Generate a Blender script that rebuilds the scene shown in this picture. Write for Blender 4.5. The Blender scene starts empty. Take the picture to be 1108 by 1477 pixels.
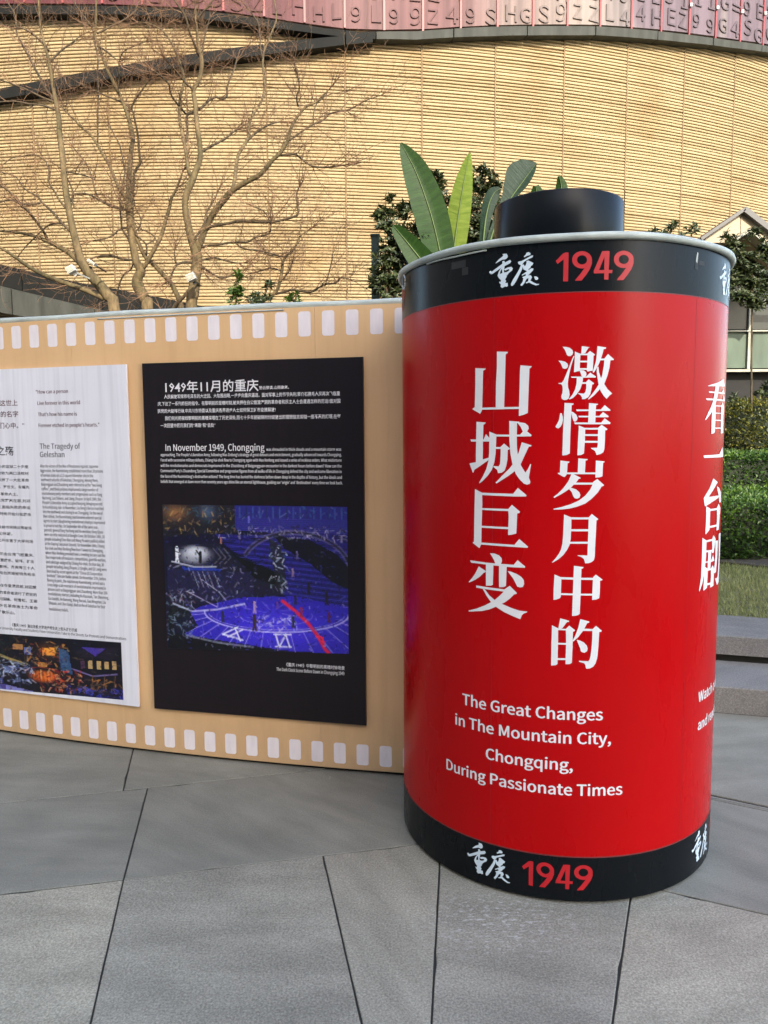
import bpy, bmesh, math, random, json
import numpy as np
from mathutils import Vector, Matrix, noise
from mathutils.geometry import tessellate_polygon

# ------------------------------------------------------------------ camera, sky, sun, exposure
sc = bpy.context.scene
FPX, PITCH, ROLL, EYE = 1112.07, 0.0981, -0.0061, 1.55      # focal length in px of a 1108 x 1477 frame
PW, PH = 1108.0, 1477.0
F_ = Vector((0, math.cos(PITCH), -math.sin(PITCH)))
X0 = Vector((1, 0, 0)); U0 = Vector((0, math.sin(PITCH), math.cos(PITCH)))
X_ = math.cos(ROLL) * X0 + math.sin(ROLL) * U0
U_ = -math.sin(ROLL) * X0 + math.cos(ROLL) * U0
cam = bpy.data.cameras.new('camera'); camo = bpy.data.objects.new('camera', cam)
sc.collection.objects.link(camo); sc.camera = camo
cam.sensor_fit = 'VERTICAL'; cam.sensor_height = 36.0; cam.sensor_width = 27.0
cam.lens = FPX / PH * 36.0
cam.clip_start = 0.05; cam.clip_end = 2000
m = Matrix((X_, U_, -F_)).transposed().to_4x4(); m.translation = Vector((0, 0, EYE)); camo.matrix_world = m

SUN_EL, SUN_AZ = math.radians(28), math.radians(17)         # sun behind the viewer, a little to the right
sdir = Vector((math.sin(SUN_AZ) * math.cos(SUN_EL), -math.cos(SUN_AZ) * math.cos(SUN_EL), math.sin(SUN_EL)))
w = bpy.data.worlds.new('World'); sc.world = w; w.use_nodes = True
nt = w.node_tree; nt.nodes.clear()
sky = nt.nodes.new('ShaderNodeTexSky'); sky.sky_type = 'NISHITA'; sky.sun_disc = False
sky.sun_elevation = SUN_EL; sky.sun_rotation = math.pi - SUN_AZ
sky.air_density = 1.0; sky.dust_density = 1.6; sky.ozone_density = 1.0
bg = nt.nodes.new('ShaderNodeBackground'); bg.inputs[1].default_value = 0.15
wo = nt.nodes.new('ShaderNodeOutputWorld'); nt.links.new(sky.outputs[0], bg.inputs[0]); nt.links.new(bg.outputs[0], wo.inputs[0])
sl = bpy.data.lights.new('sun', 'SUN'); sl.energy = 2.0; sl.angle = math.radians(0.6); sl.color = (1.0, 0.90, 0.74)
so = bpy.data.objects.new('sun', sl); sc.collection.objects.link(so)
so.rotation_euler = sdir.to_track_quat('Z', 'Y').to_euler(); so.location = (0, 0, 30)
sc.view_settings.view_transform = 'Standard'; sc.view_settings.look = 'None'
sc.view_settings.exposure = 2.15; sc.view_settings.gamma = 1.0; sc.view_settings.use_curve_mapping = False
try:
    sc.cycles.max_bounces = 6; sc.cycles.use_denoising = True
except Exception: pass
random.seed(7)
COL = sc.collection
FONT = json.loads(r'''{"!":[113,[[[46,77],[68,77],[72,226],[72,262],[40,262],[41,226]],[[56,-5],[68,-1],[76,7],[79,20],[76,32],[68,41],[56,44],[45,41],[36,32],[33,20],[36,7],[45,-1]]]],"\"":[166,[[[39,169],[58,169],[64,234],[65,270],[32,270],[32,234]],[[107,169],[127,169],[133,234],[134,270],[100,270],[101,234]]]],"#":[194,[[[35,0],[56,0],[66,80],[118,80],[108,0],[129,0],[139,80],[175,80],[175,102],[141,102],[149,160],[183,160],[183,182],[151,182],[160,254],[139,254],[130,182],[78,182],[87,254],[67,254],[57,182],[22,182],[22,160],[55,160],[48,102],[14,102],[14,80],[45,80]],[[68,102],[76,160],[128,160],[120,102]]]],"$":[194,[[[87,-43],[110,-43],[110,-4],[142,8],[163,31],[171,64],[142,122],[90,151],[61,190],[66,210],[80,223],[101,228],[119,225],[134,217],[148,206],[166,224],[150,238],[132,248],[110,254],[110,293],[87,293],[87,253],[57,242],[38,220],[30,188],[59,136],[111,106],[140,62],[135,41],[120,27],[96,22],[73,26],[53,35],[35,48],[20,26],[39,12],[62,1],[87,-4]]]],"%":[322,[[[72,99],[103,109],[123,137],[130,181],[123,225],[103,252],[72,261],[41,252],[21,225],[14,181],[21,137],[41,109]],[[72,119],[54,126],[42,147],[38,181],[42,215],[54,235],[72,242],[90,235],[101,215],[106,181],[101,147],[90,126]],[[79,-5],[101,-5],[243,261],[221,261]],[[251,-5],[281,5],[302,33],[309,77],[302,120],[281,148],[251,157],[220,148],[200,120],[193,77],[200,33],[220,5]],[[251,15],[233,22],[221,42],[216,77],[221,111],[233,131],[251,138],[268,131],[281,111],[285,77],[281,42],[268,22]]]],"&":[238,[[[91,-5],[119,-1],[143,9],[165,25],[185,12],[205,2],[224,-5],[232,22],[217,27],[201,36],[184,47],[203,75],[218,105],[229,138],[199,138],[190,110],[178,85],[163,63],[139,84],[117,109],[98,135],[126,156],[147,181],[156,211],[150,237],[133,255],[105,261],[74,253],[54,232],[47,201],[49,182],[54,162],[63,141],[38,121],[20,97],[13,67],[23,30],[50,5]],[[144,42],[128,31],[112,24],[95,21],[69,27],[51,43],[44,68],[48,87],[60,103],[76,118],[96,91],[119,65]],[[86,156],[80,172],[75,187],[74,201],[78,220],[89,234],[106,239],[120,235],[127,224],[130,210],[124,189],[108,172]]]],"'":[97,[[[39,169],[58,169],[64,234],[65,270],[32,270],[32,234]]]],"(":[118,[[[84,-69],[103,-60],[78,-7],[64,50],[59,109],[64,168],[78,225],[103,277],[84,286],[56,232],[38,174],[32,109],[38,44],[56,-15]]]],")":[118,[[[35,-69],[62,-15],[80,44],[86,109],[80,174],[62,232],[35,286],[15,277],[40,225],[55,168],[60,109],[55,50],[40,-7],[15,-60]]]],"*":[164,[[[54,165],[82,198],[109,165],[125,176],[102,213],[140,229],[134,246],[95,237],[91,279],[72,279],[69,236],[29,246],[23,229],[61,213],[39,176]]]],"+":[194,[[[84,41],[110,41],[110,117],[181,117],[181,141],[110,141],[110,218],[84,218],[84,141],[13,141],[13,117],[84,117]]]],",":[97,[[[26,-67],[54,-49],[71,-24],[77,7],[74,27],[65,40],[50,44],[38,41],[30,34],[26,22],[30,10],[38,2],[50,-1],[54,0],[49,-20],[37,-36],[19,-48]]]],"-":[121,[[[16,86],[106,86],[106,110],[16,110]]]],".":[97,[[[49,-5],[60,-1],[69,7],[72,20],[69,32],[60,41],[49,44],[37,41],[29,32],[26,20],[29,7],[37,-1]]]],"/":[137,[[[4,-63],[27,-63],[132,278],[109,278]]]],"0":[194,[[[97,-5],[140,10],[167,55],[177,129],[167,203],[140,247],[97,261],[55,247],[27,203],[18,129],[27,55],[55,10]],[[97,21],[72,33],[55,68],[48,129],[55,190],[72,225],[97,236],[123,225],[140,190],[146,129],[140,68],[123,33]]]],"1":[194,[[[31,0],[172,0],[172,27],[120,27],[120,257],[96,257],[81,249],[63,243],[42,238],[42,218],[88,218],[88,27],[31,27]]]],"2":[194,[[[15,0],[177,0],[177,28],[106,28],[64,25],[117,81],[152,134],[165,186],[155,226],[129,252],[90,261],[60,257],[36,244],[14,224],[33,206],[48,221],[66,231],[86,235],[112,229],[128,211],[133,185],[120,138],[82,83],[15,19]]]],"3":[194,[[[92,-5],[134,4],[163,29],[175,69],[167,100],[148,121],[120,134],[120,136],[144,149],[160,169],[166,197],[156,232],[130,254],[91,261],[64,257],[40,246],[20,231],[37,210],[53,223],[70,232],[90,235],[113,230],[128,216],[133,195],[127,170],[104,152],[62,146],[62,121],[109,115],[135,97],[142,70],[135,44],[117,28],[90,22],[64,26],[43,37],[27,51],[10,31],[30,13],[57,0]]]],"4":[194,[[[119,0],[149,0],[149,71],[183,71],[183,96],[149,96],[149,257],[114,257],[7,92],[7,71],[119,71]],[[119,96],[40,96],[99,184],[119,222],[121,222],[119,175]]]],"5":[194,[[[92,-5],[133,6],[164,36],[176,83],[165,130],[137,157],[98,165],[84,164],[72,161],[60,155],[67,229],[163,229],[163,257],[39,257],[30,137],[47,126],[61,134],[75,139],[90,141],[118,134],[137,114],[143,83],[136,50],[116,29],[89,22],[62,26],[42,37],[26,50],[9,29],[30,13],[56,0]]]],"6":[194,[[[105,-5],[142,6],[169,35],[179,79],[170,124],[146,150],[108,159],[87,156],[67,145],[50,129],[60,191],[83,225],[116,235],[131,233],[145,226],[157,215],[175,235],[159,249],[139,258],[114,261],[68,248],[33,203],[20,123],[31,52],[61,10]],[[50,103],[68,122],[86,132],[103,136],[128,129],[144,109],[149,79],[143,48],[128,28],[105,21],[78,30],[59,58]]]],"7":[194,[[[69,0],[103,0],[111,89],[133,164],[178,237],[178,257],[17,257],[17,229],[142,229],[102,160],[79,87]]]],"8":[194,[[[98,-5],[140,4],[168,28],[178,62],[172,92],[156,114],[135,129],[135,131],[151,146],[164,168],[169,193],[161,228],[136,252],[99,261],[63,252],[38,230],[28,195],[33,171],[46,151],[63,136],[63,135],[40,118],[23,95],[16,64],[27,28],[56,4]],[[116,139],[87,152],[66,170],[57,195],[63,217],[77,232],[98,237],[122,231],[137,214],[142,191],[139,173],[130,155]],[[98,19],[71,25],[52,42],[44,67],[49,90],[61,109],[80,125],[114,110],[138,91],[148,63],[142,40],[124,25]]]],"9":[194,[[[82,-5],[128,10],[162,56],[175,139],[164,207],[133,248],[89,261],[52,251],[26,222],[15,178],[24,133],[49,106],[86,97],[107,101],[128,112],[145,129],[135,66],[112,32],[81,22],[65,24],[50,31],[38,42],[20,22],[37,8],[57,-1]],[[145,155],[127,136],[109,125],[91,121],[66,128],[51,148],[46,178],[51,209],[67,229],[89,236],[117,227],[136,200]]]],":":[97,[[[49,137],[60,140],[69,148],[72,161],[69,174],[60,182],[49,186],[37,182],[29,174],[26,161],[29,148],[37,140]],[[49,-5],[60,-1],[69,7],[72,20],[69,32],[60,41],[49,44],[37,41],[29,32],[26,20],[29,7],[37,-1]]]],";":[97,[[[49,137],[60,140],[69,148],[72,161],[69,174],[60,182],[49,186],[37,182],[29,174],[26,161],[29,148],[37,140]],[[26,-67],[54,-49],[71,-24],[77,7],[74,27],[65,40],[50,44],[38,41],[30,34],[26,22],[30,10],[38,2],[50,-1],[54,0],[49,-20],[37,-36],[19,-48]]]],"<":[194,[[[181,51],[181,79],[98,110],[46,129],[46,131],[98,150],[181,181],[181,209],[13,143],[13,117]]]],"=":[194,[[[13,159],[181,159],[181,183],[13,183]],[[13,75],[181,75],[181,99],[13,99]]]],">":[194,[[[13,51],[181,117],[181,143],[13,209],[13,181],[96,150],[148,131],[148,129],[96,110],[13,79]]]],"?":[166,[[[62,77],[91,77],[103,123],[131,161],[147,204],[139,238],[116,259],[82,267],[56,263],[33,251],[15,235],[33,218],[47,230],[62,237],[78,240],[99,235],[112,222],[116,202],[100,165],[73,128]],[[77,-5],[89,-1],[98,7],[101,20],[98,32],[89,41],[77,44],[66,41],[58,32],[55,20],[58,7],[66,-1]]]],"@":[331,[[[157,-61],[184,-58],[208,-52],[232,-41],[223,-22],[204,-31],[183,-37],[160,-39],[100,-25],[59,16],[43,81],[63,160],[114,213],[180,231],[240,217],[277,178],[289,122],[281,78],[261,51],[236,41],[219,46],[212,61],[215,87],[230,165],[209,165],[204,149],[204,149],[195,160],[185,166],[173,168],[133,154],[106,120],[97,78],[103,47],[120,29],[144,22],[162,26],[178,35],[192,49],[193,49],[200,32],[214,23],[233,19],[269,31],[299,66],[311,123],[295,191],[251,236],[183,253],[102,231],[43,171],[20,79],[38,3],[88,-45]],[[151,44],[136,48],[127,59],[123,79],[129,110],[146,135],[173,146],[182,144],[190,139],[198,130],[187,68],[174,54],[162,47]]]],"A":[213,[[[1,0],[34,0],[59,78],[153,78],[177,0],[211,0],[124,257],[88,257]],[[67,104],[79,144],[105,230],[106,230],[132,144],[145,104]]]],"B":[230,[[[35,0],[117,0],[168,8],[202,33],[214,75],[208,105],[189,126],[162,137],[162,138],[183,150],[195,170],[200,194],[188,230],[157,250],[111,257],[35,257]],[[68,148],[68,231],[107,231],[141,227],[161,214],[168,190],[161,167],[141,153],[106,148]],[[68,26],[68,123],[112,123],[151,118],[174,102],[182,76],[174,48],[150,31],[112,26]]]],"C":[223,[[[132,-5],[163,0],[189,12],[211,32],[193,53],[176,37],[156,27],[133,24],[91,37],[63,73],[54,129],[64,185],[92,220],[134,233],[155,230],[172,221],[187,209],[204,230],[187,245],[163,257],[134,261],[76,245],[35,200],[20,128],[35,57],[75,11]]]],"D":[241,[[[35,0],[101,0],[166,15],[206,60],[220,129],[206,199],[166,242],[99,257],[35,257]],[[68,27],[68,230],[97,230],[147,219],[177,184],[187,129],[177,74],[147,39],[97,27]]]],"E":[206,[[[35,0],[187,0],[187,28],[68,28],[68,121],[165,121],[165,149],[68,149],[68,229],[183,229],[183,257],[35,257]]]],"F":[193,[[[35,0],[68,0],[68,115],[166,115],[166,143],[68,143],[68,229],[183,229],[183,257],[35,257]]]],"G":[241,[[[136,-5],[168,-1],[195,10],[215,25],[215,133],[131,133],[131,106],[186,106],[186,39],[173,31],[157,26],[139,24],[93,37],[64,73],[54,129],[64,185],[94,220],[139,233],[162,230],[180,221],[194,209],[212,230],[194,245],[170,256],[138,261],[77,245],[36,200],[20,128],[35,57],[76,11]]]],"H":[255,[[[35,0],[68,0],[68,121],[187,121],[187,0],[220,0],[220,257],[187,257],[187,149],[68,149],[68,257],[35,257]]]],"I":[103,[[[35,0],[68,0],[68,257],[35,257]]]],"J":[187,[[[83,-5],[124,6],[147,35],[154,75],[154,257],[121,257],[121,78],[117,47],[103,29],[80,24],[63,27],[48,36],[35,53],[12,36],[30,14],[54,0]]]],"K":[226,[[[35,0],[68,0],[68,81],[112,134],[189,0],[225,0],[132,159],[213,257],[176,257],[68,128],[68,128],[68,257],[35,257]]]],"L":[190,[[[35,0],[180,0],[180,28],[68,28],[68,257],[35,257]]]],"M":[284,[[[35,0],[64,0],[64,142],[60,218],[62,218],[82,159],[131,26],[153,26],[201,159],[222,218],[223,218],[219,142],[219,0],[249,0],[249,257],[210,257],[161,119],[143,66],[142,66],[123,119],[74,257],[35,257]]]],"N":[253,[[[35,0],[66,0],[66,135],[65,162],[64,189],[62,215],[63,215],[91,162],[185,0],[218,0],[218,257],[187,257],[187,123],[188,96],[189,69],[192,42],[190,42],[162,95],[68,257],[35,257]]]],"O":[260,[[[130,-5],[187,12],[225,58],[239,129],[225,200],[187,245],[130,261],[73,245],[34,200],[20,129],[34,58],[73,12]],[[130,24],[90,37],[63,73],[54,129],[63,185],[90,220],[130,233],[170,220],[197,185],[206,129],[197,73],[170,37]]]],"P":[222,[[[35,0],[68,0],[68,102],[110,102],[160,111],[192,137],[204,181],[192,226],[159,250],[109,257],[35,257]],[[68,129],[68,230],[104,230],[142,226],[165,211],[172,181],[165,151],[143,134],[106,129]]]],"Q":[260,[[[130,22],[90,36],[63,72],[54,129],[63,185],[90,220],[130,233],[170,220],[197,185],[206,129],[197,72],[170,36]],[[208,-64],[245,-58],[239,-34],[212,-37],[186,-34],[164,-22],[149,-3],[196,19],[228,64],[239,129],[225,200],[187,245],[130,261],[73,245],[34,200],[20,129],[32,63],[65,18],[114,-4],[134,-35],[166,-56]]]],"R":[222,[[[68,135],[68,230],[111,230],[145,226],[166,212],[173,185],[166,157],[145,140],[111,135]],[[176,0],[213,0],[147,112],[178,126],[198,150],[205,185],[194,227],[162,250],[116,257],[35,257],[35,0],[68,0],[68,109],[114,109]]]],"S":[209,[[[106,-5],[153,5],[183,31],[194,68],[187,100],[168,122],[141,137],[104,153],[84,162],[68,175],[62,196],[68,215],[84,228],[110,233],[132,230],[151,222],[168,209],[185,230],[164,246],[139,257],[110,261],[68,252],[39,228],[29,193],[37,162],[57,141],[81,127],[118,111],[140,101],[155,87],[161,65],[154,44],[136,29],[107,24],[81,28],[57,39],[36,56],[17,33],[42,13],[72,0]]]],"T":[210,[[[89,0],[121,0],[121,229],[199,229],[199,257],[11,257],[11,229],[89,229]]]],"U":[252,[[[126,-5],[173,6],[206,41],[218,106],[218,257],[187,257],[187,105],[179,57],[157,31],[126,24],[96,31],[75,57],[67,105],[67,257],[34,257],[34,106],[47,41],[79,6]]]],"V":[201,[[[82,0],[120,0],[201,257],[168,257],[127,118],[102,33],[101,33],[76,118],[34,257],[0,257]]]],"W":[307,[[[63,0],[102,0],[140,155],[153,213],[154,213],[167,155],[206,0],[245,0],[298,257],[267,257],[239,117],[225,34],[223,34],[205,117],[169,257],[140,257],[104,117],[86,34],[85,34],[69,117],[42,257],[9,257]]]],"X":[201,[[[6,0],[40,0],[77,69],[98,111],[99,111],[121,69],[159,0],[195,0],[120,131],[190,257],[156,257],[121,191],[103,153],[102,153],[82,191],[47,257],[11,257],[81,133]]]],"Y":[186,[[[77,0],[109,0],[109,99],[186,257],[153,257],[120,184],[94,128],[92,128],[67,184],[34,257],[0,257],[77,99]]]],"Z":[211,[[[18,0],[195,0],[195,28],[57,28],[193,237],[193,257],[30,257],[30,229],[153,229],[18,20]]]],"[":[118,[[[37,-60],[106,-60],[106,-41],[61,-41],[61,259],[106,259],[106,277],[37,277]]]],"\\":[137,[[[110,-63],[133,-63],[28,278],[5,278]]]],"]":[118,[[[12,-60],[82,-60],[82,277],[12,277],[12,259],[57,259],[57,-41],[12,-41]]]],"^":[194,[[[24,111],[51,111],[77,180],[96,232],[98,232],[117,180],[143,111],[171,111],[111,262],[83,262]]]],"_":[196,[[[5,-49],[191,-49],[191,-28],[5,-28]]]],"`":[212,[[[112,224],[128,240],[73,305],[50,284]]]],"a":[197,[[[76,-5],[99,-1],[120,9],[139,23],[140,23],[143,0],[169,0],[169,117],[162,158],[141,185],[103,195],[74,191],[49,182],[29,170],[41,148],[58,158],[77,165],[98,168],[122,161],[134,144],[137,120],[71,107],[33,84],[21,49],[28,20],[47,2]],[[85,21],[68,24],[56,34],[51,51],[59,73],[87,89],[137,99],[137,46],[120,32],[103,24]]]],"b":[216,[[[116,-5],[157,8],[187,42],[199,98],[190,149],[164,183],[123,195],[102,191],[82,182],[63,168],[64,202],[64,279],[32,279],[32,0],[58,0],[61,20],[62,20],[79,7],[98,-2]],[[111,22],[97,24],[81,30],[64,42],[64,142],[82,156],[99,165],[115,168],[144,159],[160,135],[165,98],[158,57],[139,31]]]],"c":[179,[[[107,-5],[129,-2],[150,7],[169,19],[155,41],[142,31],[127,25],[110,22],[79,31],[59,57],[51,95],[59,133],[80,159],[111,168],[125,166],[137,160],[149,152],[165,173],[150,184],[132,192],[110,195],[64,183],[31,149],[18,95],[30,41],[62,7]]]],"d":[217,[[[97,-5],[119,-1],[138,9],[155,22],[156,22],[159,0],[185,0],[185,279],[153,279],[153,206],[154,173],[138,185],[121,192],[101,195],[60,183],[30,148],[19,95],[28,41],[55,7]],[[104,22],[76,31],[58,56],[51,95],[59,133],[79,159],[106,168],[122,166],[137,160],[153,148],[153,48],[137,34],[121,25]]]],"e":[194,[[[109,-5],[133,-2],[154,5],[172,15],[160,36],[146,28],[130,23],[113,21],[81,29],[59,52],[50,88],[178,88],[179,106],[170,153],[145,184],[103,195],[62,183],[31,148],[18,95],[31,41],[63,7]],[[49,110],[59,142],[79,163],[104,169],[129,163],[146,143],[151,110]]]],"f":[114,[[[12,164],[37,164],[37,0],[69,0],[69,164],[110,164],[110,190],[69,190],[69,220],[72,241],[81,253],[96,258],[118,252],[125,277],[93,283],[62,276],[43,254],[37,221],[37,190],[12,188]]]],"g":[197,[[[96,-88],[147,-78],[181,-54],[193,-22],[185,4],[163,19],[126,23],[89,23],[69,26],[59,33],[56,44],[57,53],[62,61],[68,67],[96,60],[131,68],[156,91],[166,126],[164,142],[158,155],[150,166],[189,166],[189,190],[123,190],[96,195],[61,187],[35,163],[25,127],[29,106],[38,89],[50,76],[50,75],[40,66],[32,54],[29,39],[31,26],[37,15],[46,8],[46,6],[31,-6],[21,-21],[18,-37],[28,-64],[55,-82]],[[96,82],[76,87],[61,103],[56,127],[61,151],[76,166],[96,172],[117,166],[131,151],[137,127],[131,103],[116,87]],[[101,-65],[71,-61],[52,-50],[46,-32],[48,-21],[54,-10],[65,0],[90,-3],[123,-3],[144,-5],[157,-13],[161,-27],[154,-46],[133,-60]]]],"h":[213,[[[32,0],[64,0],[64,138],[82,154],[98,164],[116,167],[137,162],[149,145],[152,116],[152,0],[184,0],[184,120],[178,161],[159,186],[126,195],[102,191],[81,179],[63,163],[64,202],[64,279],[32,279]]]],"i":[96,[[[32,0],[64,0],[64,190],[32,190]],[[48,229],[59,232],[67,239],[70,251],[67,262],[59,269],[48,271],[37,269],[30,262],[27,251],[30,239],[37,232]]]],"j":[96,[[[12,-85],[43,-77],[59,-55],[64,-22],[64,190],[33,190],[33,-22],[31,-42],[24,-55],[9,-59],[-9,-56],[-15,-80]],[[48,229],[59,232],[67,239],[70,251],[67,262],[59,269],[48,271],[37,269],[30,262],[27,251],[30,239],[37,232]]]],"k":[193,[[[32,0],[64,0],[64,50],[99,92],[155,0],[190,0],[118,113],[181,190],[146,190],[65,90],[64,90],[64,279],[32,279]]]],"l":[99,[[[66,-5],[84,-2],[80,23],[73,22],[64,36],[64,279],[32,279],[32,38],[36,15],[47,0]]]],"m":[324,[[[32,0],[64,0],[64,138],[81,154],[97,164],[112,167],[132,162],[144,145],[147,116],[147,0],[179,0],[179,138],[196,154],[212,164],[227,167],[247,162],[259,145],[263,116],[263,0],[294,0],[294,120],[288,161],[269,186],[237,195],[215,190],[194,178],[174,159],[164,178],[146,191],[121,195],[100,191],[80,179],[62,162],[62,162],[58,190],[32,190]]]],"n":[214,[[[32,0],[64,0],[64,138],[82,154],[98,164],[116,167],[137,162],[149,145],[152,116],[152,0],[184,0],[184,120],[178,161],[159,186],[126,195],[102,191],[81,179],[62,162],[62,162],[58,190],[32,190]]]],"o":[212,[[[106,-5],[150,7],[182,41],[194,95],[182,149],[150,183],[106,195],[63,183],[31,149],[18,95],[31,41],[63,7]],[[106,22],[77,31],[58,57],[51,95],[58,133],[77,159],[106,168],[135,159],[154,133],[161,95],[154,57],[135,31]]]],"p":[217,[[[32,-80],[64,-80],[64,-16],[63,18],[81,5],[98,-2],[116,-5],[157,8],[187,42],[199,98],[190,149],[164,183],[123,195],[101,191],[81,181],[62,168],[62,168],[58,190],[32,190]],[[111,22],[97,24],[81,30],[64,42],[64,142],[82,156],[99,165],[115,168],[144,159],[160,135],[165,98],[158,57],[139,31]]]],"q":[217,[[[153,-80],[185,-80],[185,190],[159,190],[156,172],[155,172],[139,185],[121,192],[101,195],[60,183],[30,148],[19,95],[28,41],[55,7],[97,-5],[118,-1],[138,8],[154,22],[153,-13]],[[104,22],[76,31],[58,56],[51,95],[59,133],[79,159],[106,168],[122,166],[137,160],[153,148],[153,48],[137,34],[121,25]]]],"r":[136,[[[32,0],[64,0],[64,122],[79,148],[95,162],[112,166],[131,163],[137,191],[116,195],[96,190],[78,176],[62,155],[62,155],[58,190],[32,190]]]],"s":[164,[[[82,-5],[120,3],[143,24],[151,52],[142,81],[120,98],[93,110],[73,118],[58,128],[52,143],[56,156],[68,166],[88,170],[103,168],[117,162],[131,153],[146,173],[130,184],[110,192],[87,195],[52,188],[29,168],[22,141],[30,115],[51,97],[77,86],[98,78],[114,66],[120,50],[116,35],[104,24],[83,20],[62,23],[44,31],[27,43],[11,22],[31,8],[56,-1]]]],"t":[132,[[[92,-5],[127,2],[121,27],[99,21],[82,26],[72,38],[70,58],[70,164],[121,164],[121,190],[70,190],[70,244],[43,244],[40,190],[9,188],[9,164],[38,164],[38,59],[43,25],[60,3]]]],"u":[213,[[[88,-5],[112,0],[132,12],[151,30],[152,30],[154,0],[181,0],[181,190],[149,190],[149,55],[132,37],[115,26],[97,23],[77,28],[65,45],[62,74],[62,190],[29,190],[29,70],[36,29],[55,4]]]],"v":[182,[[[73,0],[111,0],[178,190],[146,190],[110,82],[93,26],[91,26],[74,82],[38,190],[5,190]]]],"w":[281,[[[62,0],[99,0],[126,102],[139,157],[141,157],[154,103],[181,0],[220,0],[272,190],[241,190],[213,80],[202,27],[200,27],[187,80],[157,190],[126,190],[96,80],[83,27],[82,27],[70,80],[42,190],[9,190]]]],"x":[174,[[[5,0],[39,0],[64,44],[84,78],[85,78],[106,44],[134,0],[169,0],[106,96],[164,190],[131,190],[107,148],[91,117],[89,117],[70,148],[45,190],[10,190],[68,99]]]],"y":[182,[[[35,-82],[68,-73],[91,-50],[106,-16],[178,190],[147,190],[112,85],[97,31],[95,31],[76,85],[38,190],[5,190],[81,0],[77,-15],[67,-36],[53,-50],[34,-56],[19,-53],[13,-78]]]],"z":[166,[[[12,0],[156,0],[156,26],[53,26],[153,173],[153,190],[23,190],[23,164],[112,164],[12,17]]]],"{":[118,[[[89,-60],[106,-60],[106,-41],[96,-41],[80,-38],[72,-26],[70,-6],[72,65],[70,86],[62,100],[48,108],[48,110],[62,117],[70,131],[72,152],[70,223],[72,244],[80,255],[96,259],[106,259],[106,277],[89,277],[63,273],[48,256],[43,225],[47,149],[44,135],[34,124],[13,119],[13,99],[34,94],[44,83],[47,68],[46,43],[44,19],[43,-8],[48,-39],[63,-55]]]],"|":[95,[[[36,-98],[58,-98],[58,293],[36,293]]]],"}":[118,[[[12,-60],[29,-60],[55,-55],[70,-39],[75,-8],[74,19],[73,43],[72,68],[75,83],[85,94],[105,99],[105,119],[85,124],[75,135],[72,149],[75,225],[70,256],[55,273],[29,277],[12,277],[12,259],[22,259],[38,255],[46,244],[49,223],[47,152],[49,131],[56,117],[70,110],[70,108],[56,100],[49,86],[47,65],[49,-6],[46,-26],[38,-38],[22,-41],[12,-41]]]],"~":[194,[[[132,100],[149,104],[165,116],[180,136],[162,148],[153,135],[143,127],[132,125],[111,133],[90,149],[63,158],[46,154],[29,143],[14,123],[32,110],[41,124],[51,131],[62,134],[83,125],[105,109]]]]," ":[224,[]]}'''); FONT[' '][0] = 81
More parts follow.
